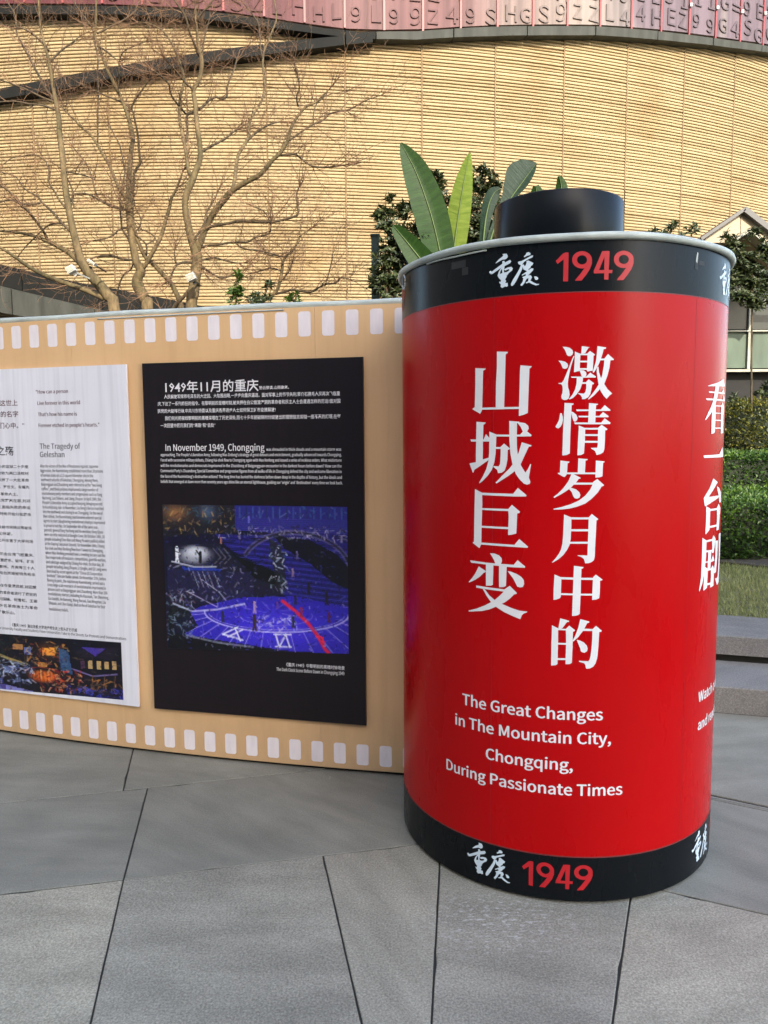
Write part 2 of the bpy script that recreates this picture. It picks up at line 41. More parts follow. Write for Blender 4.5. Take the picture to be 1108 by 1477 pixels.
DATA = json.loads(r'''{"chars":{"激":[[[-1163,18221],[-1049,18212],[-945,18181],[-868,18113],[-844,18036],[-866,17970],[-922,17929],[-988,17931],[-1036,17974],[-1066,18060],[-1105,18138]],[[-1283,17798],[-1184,17790],[-1080,17761],[-1003,17696],[-988,17629],[-1020,17562],[-1085,17544],[-1152,17565],[-1182,17633],[-1211,17710]],[[-827,17935],[-804,17921],[-844,17817],[-898,17627],[-950,17398],[-981,17207],[-987,17092],[-981,16976],[-941,16860],[-930,16744],[-956,16629],[-1022,16587],[-1098,16583],[-1165,16622],[-1182,16700],[-1149,16805],[-1142,16921],[-1153,17027],[-1192,17076],[-1268,17087],[-1278,17112],[-1173,17118],[-1118,17190],[-1027,17419],[-936,17666],[-864,17855]],[[-587,18227],[-349,18193],[-396,18152],[-479,18011],[-601,17984],[-594,18117]],[[-792,18067],[-678,18014],[-611,17994],[-623,17946],[-639,17469],[-705,17461],[-800,17434],[-809,17453],[-796,17759]],[[-649,18000],[-408,17996],[-407,17947],[-648,17950]],[[-412,18010],[-333,18075],[-182,17969],[-191,17941],[-224,17931],[-239,17474],[-325,17465],[-382,17447],[-420,17466],[-411,17753],[-411,17962]],[[-645,17785],[-398,17781],[-397,17730],[-644,17733]],[[-650,17556],[-409,17552],[-408,17501],[-649,17504]],[[-649,17498],[-516,17487],[-439,17428],[-428,17371],[-446,17304],[-531,17292],[-579,17315],[-610,17412]],[[-896,17301],[-436,17298],[-315,17417],[-139,17292],[-158,17263],[-436,17262],[-872,17266]],[[-721,17279],[-531,17277],[-538,17162],[-565,17047],[-610,16913],[-712,16761],[-824,16646],[-927,16600],[-947,16619],[-844,16743],[-762,16915],[-727,17087]],[[-566,17124],[-418,17122],[-417,17074],[-575,17076]],[[-433,17137],[-358,17213],[-193,17091],[-202,17066],[-250,17053],[-275,16890],[-301,16756],[-367,16661],[-461,16608],[-547,16601],[-558,16663],[-597,16730],[-664,16770],[-674,16789],[-503,16774],[-456,16815],[-429,16930]],[[-111,18221],[161,18176],[142,18138],[84,18129],[39,17958],[-6,17806],[-70,17654],[-135,17521],[-209,17416],[-244,17430],[-194,17598],[-149,17769],[-125,17997]],[[-16,17838],[119,17843],[121,17790],[-25,17791]],[[110,17843],[220,17980],[408,17820],[395,17795],[297,17786],[272,17557],[219,17328],[127,17079],[-25,16889],[-176,16726],[-346,16593],[-369,16607],[-235,16775],[-122,16928],[-20,17099],[53,17348],[95,17615]],[[-107,17578],[-69,17597],[-46,17425],[6,17272],[107,17080],[228,16906],[379,16772],[292,16714],[206,16603],[116,16696],[15,16850],[-47,17004],[-95,17272],[-124,17464]]],"情":[[[-1206,16179],[-1158,16178],[-1128,16077],[-1117,15960],[-1143,15844],[-1190,15757],[-1256,15705],[-1323,15729],[-1343,15768],[-1296,15845],[-1241,15962],[-1218,16097]],[[-1078,16498],[-802,16476],[-811,16437],[-862,16422],[-873,15958],[-887,15375],[-893,14926],[-984,14878],[-1108,14858],[-1122,14878],[-1110,15571],[-1091,16154]],[[-877,16225],[-816,16209],[-719,16131],[-670,16034],[-688,15956],[-744,15908],[-802,15934],[-832,16035],[-863,16152]],[[-722,16289],[37,16283],[151,16418],[337,16268],[332,16239],[47,16237],[-702,16237]],[[-652,16092],[-8,16087],[107,16206],[283,16076],[268,16043],[13,16040],[-632,16045]],[[-334,16484],[-54,16457],[-64,16430],[-115,16415],[-123,16242],[-129,15875],[-341,15867],[-352,15896],[-339,16244]],[[-782,15889],[55,15880],[160,16012],[347,15872],[332,15830],[56,15825],[-752,15831]],[[-637,15797],[-473,15726],[-434,15703],[-438,15373],[-458,14925],[-543,14876],[-658,14863],[-663,14896],[-648,15374],[-635,15685]],[[-463,15718],[-15,15715],[-14,15661],[-462,15664]],[[-39,15719],[66,15812],[256,15679],[243,15650],[182,15637],[182,15272],[171,15058],[144,14960],[57,14903],[-70,14868],[-84,14913],[-121,15001],[-239,15070],[-249,15095],[-55,15102],[-43,15176]],[[-444,15524],[-31,15522],[-30,15463],[-443,15466]],[[-456,15314],[-30,15312],[-29,15254],[-455,15256]]],"岁":[[[-1174,14703],[-895,14669],[-914,14630],[-952,14620],[-966,14326],[-984,14247],[-1031,14188],[-1079,14192],[-1244,14290],[-1238,14315],[-1187,14325]],[[-985,14330],[-85,14328],[-83,14273],[-984,14275]],[[-629,14772],[-340,14746],[-349,14717],[-406,14697],[-418,14316],[-640,14316]],[[-86,14700],[189,14671],[180,14639],[141,14626],[130,14205],[42,14176],[-91,14167],[-92,14226]],[[-822,14296],[-783,14287],[-541,14159],[-550,14139],[-607,14129],[-692,14002],[-748,13952],[-843,13844],[-995,13734],[-1166,13624],[-1348,13523],[-1367,13553],[-1244,13653],[-1073,13833],[-923,14050]],[[-711,14011],[-156,14010],[-155,13948],[-758,13948]],[[-160,14030],[-31,14124],[185,13934],[176,13910],[107,13881],[-7,13695],[-198,13499],[-390,13351],[-640,13252],[-870,13191],[-1101,13159],[-1361,13152],[-1362,13179],[-1102,13242],[-834,13330],[-585,13450],[-395,13598],[-243,13794],[-178,13942]],[[-843,13844],[-785,13834],[-669,13791],[-580,13706],[-546,13618],[-568,13539],[-644,13503],[-722,13518],[-771,13597],[-811,13706],[-890,13798]]],"月":[[[-1036,13004],[-807,12911],[-805,12573],[-818,12214],[-850,12033],[-925,11872],[-1039,11709],[-1192,11565],[-1365,11453],[-1381,11469],[-1270,11603],[-1175,11746],[-1109,11889],[-1073,12070],[-1053,12370],[-1045,12670]],[[-827,12915],[-261,12913],[-260,12849],[-825,12847]],[[-274,12913],[-179,13022],[27,12862],[11,12832],[-28,12817],[-36,12475],[-52,12077],[-59,11677],[-80,11557],[-158,11487],[-256,11457],[-353,11447],[-374,11517],[-405,11597],[-494,11657],[-592,11686],[-592,11706],[-290,11702],[-282,12277]],[[-830,12537],[-267,12540],[-266,12472],[-829,12469]],[[-848,12137],[-273,12141],[-272,12077],[-851,12073]]],"中":[[[-1302,11075],[-1096,10991],[-1085,10940],[-1095,10353],[-1124,10311],[-1240,10262],[-1322,10253],[-1323,10588],[-1309,10934]],[[-100,11003],[-12,11089],[205,10926],[191,10900],[126,10887],[126,10507],[110,10326],[15,10282],[-114,10270],[-116,10327],[-106,10812]],[[-1106,10995],[-89,10983],[-88,10916],[-1104,10924]],[[-1111,10474],[-99,10472],[-97,10412],[-1110,10417]],[[-704,11368],[-405,11330],[-420,11290],[-468,11270],[-475,10609],[-494,9818],[-548,9776],[-646,9750],[-734,9748],[-734,9793],[-719,10605]]],"的":[[[-1101,9658],[-820,9585],[-829,9554],[-887,9543],[-1031,9333],[-1118,9289],[-1152,9329],[-1122,9514]],[[-1356,9417],[-1237,9362],[-1158,9328],[-1155,8897],[-1163,8155],[-1218,8111],[-1360,8092],[-1366,8123],[-1363,8887]],[[-1177,9317],[-899,9317],[-899,9272],[-1177,9266]],[[-923,9317],[-817,9432],[-632,9284],[-647,9253],[-696,9231],[-701,8709],[-714,8214],[-776,8171],[-904,8156],[-914,8187],[-906,8907]],[[-1180,8855],[-901,8856],[-901,8801],[-1179,8793]],[[-1178,8350],[-907,8356],[-906,8297],[-1177,8288]],[[-474,9649],[-184,9570],[-200,9533],[-258,9513],[-334,9349],[-411,9226],[-526,9061],[-681,8914],[-705,8934],[-616,9120],[-532,9367]],[[-364,9339],[-62,9329],[-61,9264],[-402,9263]],[[-86,9319],[26,9431],[216,9270],[203,9241],[136,9230],[123,8919],[109,8612],[84,8366],[37,8202],[-31,8099],[-130,8038],[-249,8023],[-270,8048],[-281,8140],[-332,8212],[-488,8251],[-492,8286],[-195,8274],[-156,8326],[-128,8449],[-100,8716],[-86,9023]],[[-574,8974],[-485,8955],[-345,8889],[-254,8787],[-227,8695],[-241,8603],[-319,8551],[-399,8567],[-439,8601],[-460,8693],[-512,8815]]],"山":[[[-4004,17687],[-3627,17650],[-3638,17621],[-3717,17591],[-3725,17155],[-3743,16391],[-3754,16311],[-3815,16207],[-3834,16215],[-4108,16360],[-4101,16376],[-4020,16429],[-4005,17167]],[[-3747,16401],[-2479,16397],[-2478,16332],[-3747,16335]],[[-3236,18166],[-2858,18136],[-2878,18102],[-2940,18057],[-2949,17518],[-2975,16373],[-3263,16375],[-3259,17136],[-3232,17728]],[[-2457,17696],[-2097,17655],[-2111,17620],[-2169,17584],[-2183,17098],[-2205,16200],[-2320,16153],[-2479,16110],[-2490,16126],[-2478,16912],[-2471,17498]]],"城":[[[-3951,15950],[-3610,15920],[-3626,15888],[-3694,15849],[-3706,15321],[-3708,14720],[-3493,14784],[-3504,14702],[-3811,14503],[-4024,14376],[-4060,14282],[-4084,14281],[-4209,14568],[-4197,14589],[-3966,14628],[-3968,14912],[-3960,15526]],[[-4182,15373],[-3679,15372],[-3600,15544],[-3471,15418],[-3471,15305],[-4152,15301]],[[-3478,15624],[-3235,15532],[-3230,15461],[-3251,14917],[-3293,14634],[-3379,14389],[-3533,14182],[-3715,14013],[-3819,13938],[-3843,13958],[-3693,14178],[-3580,14405],[-3503,14672],[-3483,14916],[-3475,15321]],[[-3257,15528],[-2443,15521],[-2334,15634],[-2225,15624],[-2075,15504],[-2094,15465],[-2443,15461],[-3256,15465]],[[-3264,15129],[-3092,15125],[-2965,15240],[-2765,15080],[-2786,15050],[-2838,15040],[-2849,14719],[-2885,14518],[-2936,14376],[-3031,14304],[-3148,14281],[-3170,14301],[-3193,14392],[-3324,14481],[-3314,14512],[-3140,14504],[-3097,14575],[-3083,14838],[-3080,15069],[-3264,15069]],[[-2799,15960],[-2468,15928],[-2472,15897],[-2544,15884],[-2548,15458],[-2541,15160],[-2518,14941],[-2454,14682],[-2392,14523],[-2259,14315],[-2190,14415],[-2103,14595],[-2083,14585],[-2120,14327],[-2147,14157],[-2096,14028],[-2115,13958],[-2204,13931],[-2305,13965],[-2448,14103],[-2572,14281],[-2677,14560],[-2753,14920],[-2789,15319]],[[-2384,15279],[-2077,15183],[-2090,15149],[-2159,15140],[-2295,14842],[-2413,14583],[-2573,14381],[-2819,14197],[-3210,13949],[-3243,13975],[-2988,14234],[-2780,14439],[-2617,14641],[-2487,14941]],[[-2539,15903],[-2428,15906],[-2287,15881],[-2187,15801],[-2170,15712],[-2215,15624],[-2344,15591],[-2375,15655],[-2426,15764]]],"巨":[[[-3996,13740],[-3724,13630],[-3714,13255],[-3738,12424],[-3742,11944],[-3804,11793],[-3828,11795],[-4070,11939],[-4063,11971],[-4021,11985],[-4015,12824]],[[-3735,13630],[-2647,13630],[-2495,13821],[-2210,13594],[-2230,13554],[-2646,13543],[-3735,13553]],[[-3750,13125],[-2783,13134],[-2782,13065],[-3750,13063]],[[-2808,13129],[-2684,13271],[-2416,13062],[-2431,13021],[-2507,12998],[-2530,12348],[-2674,12305],[-2789,12285],[-2804,12304],[-2789,12886]],[[-3751,12538],[-2787,12544],[-2787,12475],[-3750,12475]],[[-3756,11981],[-2588,11979],[-2430,12174],[-2144,11940],[-2160,11902],[-2587,11907],[-3756,11912]]],"变":[[[-3423,11646],[-3267,11649],[-3113,11603],[-3015,11517],[-2999,11425],[-3035,11319],[-3231,11314],[-3276,11425],[-3355,11553]],[[-4158,11346],[-3557,11322],[-2602,11325],[-2480,11484],[-2229,11290],[-2242,11248],[-2663,11238],[-3556,11259],[-4128,11268],[-4165,11313]],[[-3568,11275],[-3297,11282],[-3302,11006],[-3314,10609],[-3369,10572],[-3562,10552]],[[-3100,11283],[-2836,11282],[-2845,10961],[-2857,10609],[-2931,10565],[-3093,10542],[-3102,10816]],[[-3831,11171],[-3566,11041],[-3577,11006],[-3646,10974],[-3786,10834],[-3977,10697],[-4199,10587],[-4224,10605],[-4100,10737],[-3978,10898]],[[-2809,11105],[-2703,11096],[-2495,11028],[-2351,10945],[-2268,10838],[-2256,10716],[-2296,10620],[-2388,10594],[-2480,10618],[-2533,10717],[-2618,10875]],[[-3927,10518],[-2909,10490],[-2730,10623],[-2488,10407],[-2504,10373],[-2581,10352],[-2715,10206],[-2884,10066],[-2990,10003],[-3186,9889],[-3431,9766],[-3707,9679],[-4206,9590],[-4224,9620],[-3898,9740],[-3592,9884],[-3254,10091],[-3079,10255],[-2930,10415],[-3016,10418],[-3927,10442]],[[-3677,10434],[-3596,10422],[-3434,10240],[-3254,10112],[-2947,9987],[-2649,9890],[-2399,9829],[-2144,9818],[-2154,9793],[-2255,9748],[-2316,9691],[-2365,9552],[-2396,9560],[-2604,9624],[-2902,9730],[-3208,9886],[-3387,10035],[-3548,10227]]],"看":[[[5839,17384],[6165,17145],[4333,17069],[4318,17087],[4679,17151],[5150,17228],[5536,17310]],[[4398,16906],[5705,16919],[5852,17072],[6189,16881],[5744,16863],[4416,16858]],[[4233,16674],[5873,16682],[6020,16855],[6319,16640],[5817,16626],[4301,16615],[4222,16644]],[[4927,17089],[5285,17118],[5222,16949],[5129,16720],[4969,16490],[4697,16235],[4246,15957],[4207,15969],[4385,16192],[4594,16394],[4758,16609],[4848,16860]],[[4724,16285],[5003,16503],[5025,16115],[5016,15612],[4959,15536],[4699,15506],[4678,16110]],[[5637,16470],[5856,16592],[6148,16433],[6081,16133],[6124,15536],[5705,15517],[5636,16125]],[[4937,16462],[5665,16468],[5671,16430],[4940,16427]],[[4961,16221],[5693,16222],[5698,16190],[4964,16187]],[[4985,15983],[5686,15983],[5692,15947],[4989,15945]],[[4994,15719],[5729,15723],[5736,15684],[4998,15681]]],"一":[[[4198,14800],[5604,14811],[6134,15048],[6554,14695],[4228,14716]]],"台":[[[5021,14005],[5510,13857],[4667,13400],[5768,13379],[5849,13324],[5061,13217],[4401,13089],[4290,13379],[4712,13682]],[[5453,13715],[5793,13637],[6171,13450],[6266,13115],[5888,13114],[5771,13358],[5554,13548]],[[4494,13097],[4847,12986],[4838,12266],[4537,12135],[4503,12167],[4525,12695]],[[4774,12977],[5557,12962],[5568,12888],[4780,12905]],[[5522,12965],[5790,13091],[6163,12913],[5965,12154],[5577,12173],[5613,12574]],[[4789,12400],[5643,12380],[5654,12305],[4795,12333]]],"剧":[[[4297,12043],[4620,11926],[4630,11390],[4543,10821],[4412,10461],[4221,10226],[4189,10274],[4304,10706],[4312,11425]],[[4586,11929],[5181,11926],[5189,11852],[4592,11862]],[[5112,11919],[5259,12050],[5527,11874],[5353,11421],[5120,11435],[5161,11621]],[[4581,11583],[5224,11540],[5231,11480],[4587,11516]],[[4578,11208],[5061,11178],[5283,11356],[5474,11125],[5067,11127],[4582,11158]],[[4796,11502],[5070,11499],[5048,10901],[4775,10922]],[[4493,11059],[4811,10932],[4796,10276],[4526,10212],[4491,10247],[4530,10822]],[[4775,10922],[5133,10904],[5139,10844],[4780,10863]],[[5090,10895],[5286,11002],[5442,10876],[5449,10250],[5074,10234],[5122,10596]],[[4746,10429],[5159,10413],[5167,10338],[4752,10355]],[[5490,11819],[5909,11786],[5858,11238],[5742,10684],[5559,10666],[5442,10713],[5565,11276]],[[5993,12016],[6535,11985],[6541,11144],[6408,10213],[5982,10178],[5756,10351],[5585,10483],[5882,10451],[6097,10478],[6184,11194]]]},"logo":[[[443,1132],[511,1135],[579,1129],[614,1068],[618,1015],[580,967],[532,947],[444,951],[225,851],[215,866],[325,975],[443,1050],[473,1087]],[[0,607],[52,635],[84,595],[425,804],[695,913],[734,862],[696,800],[543,739],[406,685],[125,524],[63,511],[11,556]],[[444,897],[503,907],[533,853],[514,684],[495,587],[526,398],[604,387],[546,295],[547,241],[449,190],[390,224],[409,304],[447,480],[436,658]],[[406,685],[456,683],[387,588],[358,487],[389,370],[439,314],[389,288],[319,364],[284,443],[328,567]],[[495,623],[621,673],[735,682],[788,626],[764,556],[660,487],[603,414],[507,337],[487,457],[679,574],[659,613],[544,576]],[[358,487],[545,522],[603,522],[584,444],[507,319],[409,304]],[[340,234],[410,213],[546,277],[576,233],[547,169],[624,167],[635,62],[596,36],[548,51],[441,14],[391,61],[400,137],[350,192]],[[1130,968],[1201,1041],[1210,1087],[1281,1106],[1343,1060],[1335,1004],[1228,985],[1157,948]],[[949,809],[994,831],[1067,834],[1282,937],[1371,983],[1423,982],[1406,928],[1283,875],[1140,801],[1087,714],[1014,711],[958,758]],[[1050,722],[1105,701],[1088,571],[1016,425],[926,236],[843,102],[787,48],[740,51],[730,120],[795,249],[924,451],[996,581]],[[1087,714],[1137,719],[1156,662],[1195,682],[1221,769],[1212,803],[1266,835],[1373,774],[1435,736],[1409,676],[1356,645],[1339,587],[1286,554],[1269,460],[1179,525],[1133,548],[1106,612]],[[1071,378],[1197,459],[1286,519],[1375,569],[1436,558],[1428,503],[1358,431],[1305,372],[1216,338],[1189,402],[1090,356]],[[1090,303],[1216,356],[1359,342],[1395,280],[1360,199],[1290,108],[1272,139],[1289,251],[1235,245],[1200,190],[1164,108],[1093,24],[1047,29],[1038,62],[1110,164],[1127,259]],[[1200,119],[1290,162],[1343,176],[1432,111],[1538,49],[1621,44],[1599,15],[1521,0],[1415,44],[1308,113],[1219,88]],[[1456,296],[1518,294],[1579,247],[1588,205],[1545,172],[1493,189]]],"num":[[[0,651],[215,870],[288,895],[378,886],[376,0],[230,6],[231,687],[50,551]],[[1080,644],[1076,592],[1060,542],[1033,495],[996,455],[951,423],[899,399],[843,386],[784,382],[783,508],[813,510],[842,517],[868,530],[891,547],[910,568],[923,592],[931,618],[933,646]],[[790,382],[731,389],[675,405],[622,432],[576,467],[538,509],[510,557],[492,609],[486,662],[632,655],[635,627],[644,600],[658,575],[677,553],[701,534],[728,520],[757,512],[786,508]],[[486,656],[490,709],[506,759],[533,804],[569,844],[614,876],[666,898],[722,912],[780,914],[781,789],[751,787],[723,780],[697,768],[674,751],[655,730],[642,706],[634,680],[632,652]],[[774,915],[833,908],[890,892],[943,866],[989,831],[1027,790],[1056,743],[1074,692],[1080,639],[933,643],[930,671],[921,698],[907,723],[887,745],[864,763],[837,777],[808,786],[778,789]],[[1080,654],[1078,521],[1020,353],[913,185],[782,13],[587,12],[599,43],[753,238],[860,392],[929,597]],[[1385,908],[1522,898],[1298,324],[1140,222],[1146,319]],[[1454,908],[1609,908],[1591,32],[1461,32]],[[1138,324],[1710,328],[1700,231],[1140,222]],[[2374,664],[2370,611],[2353,560],[2324,513],[2285,471],[2237,436],[2181,410],[2121,394],[2058,388],[2057,514],[2088,517],[2119,525],[2147,539],[2171,557],[2191,579],[2205,604],[2214,631],[2216,659]],[[2065,388],[2002,391],[1942,406],[1887,430],[1838,463],[1798,503],[1768,550],[1750,600],[1743,653],[1895,653],[1899,625],[1909,599],[1924,574],[1944,553],[1969,536],[1998,523],[2028,516],[2060,514]],[[1743,647],[1747,700],[1764,751],[1791,797],[1829,839],[1876,872],[1930,898],[1989,914],[2051,920],[2053,794],[2021,791],[1991,783],[1963,769],[1940,751],[1920,729],[1906,705],[1898,678],[1896,650]],[[2045,919],[2107,916],[2168,902],[2225,879],[2275,847],[2316,807],[2348,761],[2367,711],[2375,659],[2216,656],[2213,684],[2203,710],[2187,734],[2166,755],[2141,772],[2112,785],[2081,792],[2050,794]],[[2374,674],[2373,540],[2311,369],[2197,196],[2058,19],[1852,9],[1864,41],[2026,242],[2139,401],[2212,609]]],"bt":[["1949年11月的重庆",0.1151,0.5753,1.7815,0.0531,0],["愁云惨淡,山雨欲来。",0.5785,0.7201,1.7692,0.0153,0],["人民解放军挥师毛泽东的大迂回、大包围战略,一步步向重庆逼进。面对军事上的节节失利,蒋介石携毛人凤再次飞临重",0.1082,0.9557,1.7373,0.0186,0],["庆,下达了一系列疯狂的指令。在黎明前的至暗时刻,被关押在白公馆渣滓洞的革命者和民主人士会遭遇怎样的厄运?面对国",0.074,0.9569,1.705,0.0186,0],["民党的大破坏行动,中共川东特委以及重庆各界进步人士如何保卫城市迎接解放?",0.0726,0.6557,1.6714,0.0188,0],["我们何光把视线黎明前的黑暗深埋在了历史深处,而七十多年前破晓时分绽放出的理想信念却似一座不灭的灯塔,在每",0.108,0.958,1.6379,0.0187,0],["一次回望中照见我们的“来路”和“去处”",0.0846,0.3612,1.605,0.0191,0],["In November 1949, Chongqing",0.1027,0.5979,1.5009,0.0286,1],["was shrouded in thick clouds and a mountain storm was",0.6064,0.9589,1.4928,0.0124,1],["approaching. The People's Liberation Army, following Mao Zedong's strategy of great detours and encirclement, gradually advanced towards Chongqing.",0.0794,0.9605,1.4688,0.0126,1],["Faced with successive military defeats, Chiang Kai-shek flew to Chongqing again with Mao Renfeng and issued a series of reckless orders. What misfortune",0.0784,0.9602,1.4442,0.0126,1],["will the revolutionaries and democrats imprisoned in the Zhazidong of Baigongguan encounter in the darkest hours before dawn? How can the",0.0774,0.9599,1.4187,0.0126,1],["Communist Party's Chuandong Special Committee and progressive figures from all walks of life in Chongqing defend the city and welcome liberation in",0.0765,0.9597,1.3941,0.0126,1],["the face of the Kuomintang's destructive actions? The long time has buried the darkness before dawn deep in the depths of history, but the ideals and",0.0754,0.961,1.3681,0.0127,1],["beliefs that emerged at dawn more than seventy years ago shine like an eternal lighthouse, guiding our 'origin' and 'destination' every time we look back.",0.0752,0.9639,1.3438,0.0127,1],["《重庆·1949》中黎明前的黑暗时钟场景",0.6827,0.9629,0.5018,0.0179,0],["The Dark Clock Scene Before Dawn in Chongqing 1949",0.6338,0.9619,0.4758,0.0147,1]],"wt":[["\"How can a person",0.5739,0.7671,1.7747,0.0167,2],["Live forever in this world",0.5789,0.8343,1.7196,0.0167,2],["That's how his name is",0.5813,0.8125,1.6652,0.0167,2],["Forever etched in people's hearts.\"",0.5801,0.9402,1.6116,0.0167,2],["The Tragedy of",0.5817,0.8215,1.5092,0.0246,1],["Geleshan",0.5792,0.7305,1.4686,0.0248,1],["“怎样才能永远活在这世上",0.0306,0.4606,1.7258,0.0294,3],["让他的名字",0.2749,0.461,1.6706,0.0292,3],["永远铭刻在人们心中。”",0.1216,0.4952,1.614,0.0294,3],["歌乐山之殇",0.157,0.419,1.4872,0.0454,0],["After the victory of the War of Resistance Against Japanese",0.5783,0.9223,1.4124,0.0135,1],["Aggression, the Kuomintang established more than 20 prisons",0.5786,0.9483,1.3899,0.0135,1],["of various sizes on a 2.3 square kilometer site in the",0.579,0.8905,1.3671,0.0136,1],["northwest suburbs of Geleshan, Chongqing. Among them,",0.5794,0.919,1.3446,0.0136,1],["Baigongguan and Zhazidong were referred to as the \"two living",0.5798,0.9378,1.3221,0.0136,1],["coffins\", and these prisons imprisoned a large number of",0.5801,0.9159,1.2993,0.0136,1],["revolutionary party members and progressives such as Yang",0.5805,0.9375,1.2768,0.0136,1],["Hucheng, Luo Shiwen, and Jiang Zhuyun. In April 1949, the",0.5809,0.9304,1.2541,0.0136,1],["People's Liberation Army occupied Nanjing, bringing an end",0.5813,0.9365,1.2314,0.0136,1],["to Kuomintang rule. In November, Liu Deng's forces marched",0.5816,0.943,1.2088,0.0137,1],["into the southwest and closing in on Chongqing. On the eve of",0.582,0.9351,1.1859,0.0137,1],["their defeat, the Kuomintang reactionaries ordered special",0.5824,0.9279,1.163,0.0137,1],["agents to start slaughtering revolutionary martyrs imprisoned",0.5828,0.9488,1.1405,0.0137,1],["in prison in batches. On September 6th of the same year,",0.5831,0.9076,1.117,0.0138,1],["patriotic general Yang Hucheng and his secretary Song Qiyun",0.5835,0.9346,1.0945,0.0138,1],["were secretly executed at Songlin Cave. On October 28th, 10",0.5839,0.9415,1.0718,0.0138,1],["people including Chen Ran and Wang Pu were publicly killed",0.5843,0.9403,1.0488,0.0138,1],["at the Daping Execution Ground. On November 14th, Chiang",0.5847,0.9392,1.0259,0.0138,1],["Kai-shek and Mao Renfeng flew from Taiwan to Chongqing,",0.585,0.9301,1.0027,0.0138,1],["where Mao Renfeng presided over a meeting to carry out the",0.5854,0.941,0.9799,0.0138,1],["four major tasks of massacre, competitions, guerrilla warfare,",0.5858,0.9439,0.957,0.0139,1],["and sabotage assigned by Chiang Kai-shek. On that day, 30",0.5862,0.9307,0.9336,0.0139,1],["people including Jiang Zhuyun, Li Qinglin, and Qi Liang were",0.5866,0.9457,0.9109,0.0139,1],["shot dead by secret agents at the \"China-US Cooperation",0.5869,0.9204,0.8871,0.0139,1],["Institute\" Telecom Radio cannel. On November 27th, before",0.5873,0.9394,0.8645,0.0139,1],["fleeing in panic, the reactionary Kuomintang carried out a",0.5877,0.9302,0.8411,0.014,1],["crazy large-scale massacre of revolutionaries imprisoned in",0.5881,0.9371,0.8181,0.014,1],["prisons such as Baigongguan and Zhazidong. More than 200",0.5885,0.9441,0.795,0.014,1],["revolutionary martyrs, including Xu Xiaoxuan, Tan Shenming,",0.5889,0.951,0.772,0.014,1],["Liu Guozhi, He Xuesong, Wang Bocuai, Gao Mingshan, Liu",0.5892,0.9337,0.7482,0.014,1],["Shiquan, and Chen Guoyi, died on the of Geleshan for their",0.5896,0.9285,0.7247,0.014,1],["revolutionary beliefs.",0.59,0.7087,0.6942,0.0142,1],["国民党在这里建立了大大小小的监狱二十多座",0.0375,0.5062,1.4094,0.0162,0],["监狱,白公馆、渣滓洞被称为两口活棺材",0.0855,0.5062,1.3752,0.0162,0],["口号,歌乐山下先后关押了一大批革命",0.1093,0.5062,1.3412,0.0162,0],["党集中关押着杨虎城、罗世文、车耀先",0.1089,0.5062,1.3068,0.0162,0],["江竹筠等革命人士。",0.223,0.4329,1.2701,0.0162,0],["解放军占领南京,国民党覆灭在即,刘邓",0.0863,0.5083,1.2375,0.0163,0],["大军挺进西南,进逼重庆,面临失败的命运",0.0594,0.5063,1.2039,0.0163,0],["下,国民党反动派命令特务开始分批屠杀",0.0856,0.5084,1.1692,0.0163,0],["爱国将领杨虎城将军及秘书宋绮云等被杀",0.085,0.5085,1.1017,0.0164,0],["于松林坡。",0.2677,0.3849,1.0687,0.0164,0],["王朴等10人被公开杀害于大坪刑场",0.1374,0.5128,1.0332,0.0164,0],["日,蒋介石与毛人凤由台湾飞抵重庆,",0.1102,0.5107,0.9633,0.0165,0],["毛人凤在会上布置屠杀、破坏、游击",0.1343,0.5109,0.9313,0.0165,0],["当日,江竹筠、李青林、齐亮等三十人",0.1121,0.5131,0.8971,0.0166,0],["于“中美合作所”电台岚垭被特务枪杀",0.1142,0.5155,0.8652,0.0166,0],["国民党反动派在仓皇溃逃前,对囚禁",0.1405,0.5179,0.7997,0.0166,0],["在白公馆等监狱的革命者进行了疯狂的",0.1157,0.5178,0.7626,0.0167,0],["大屠杀,谭沈明、刘国鋕、何雪松、王振",0.0933,0.5201,0.7284,0.0167,0],["等,高鸣山等200多名革命志士为革命",0.093,0.5201,0.6936,0.0168,0],["信仰牺牲在了歌乐山。",0.1364,0.3758,0.6597,0.0169,0],["《重庆·1949》演出场景:大学进步师生走上街头游行示威",0.3525,0.7553,0.5971,0.018,0],["Chongqing - 1949\": Progressive University Faculty and Students From Universities Take to the Streets for Protests and Demonstrations",0.0494,1.0427,0.5745,0.0129,1]]}''')

# ------------------------------------------------------------------ helpers
def at(px, py, Y):
    """world point on the vertical plane y=Y seen at photo pixel (px,py)"""
    d = ((px - PW / 2) * X_ - (py - PH / 2) * U_) / FPX + F_
    return Vector((0, 0, EYE)) + d * (Y / d.y)
def ray(px, py):
    return ((px - PW / 2) * X_ - (py - PH / 2) * U_) / FPX + F_

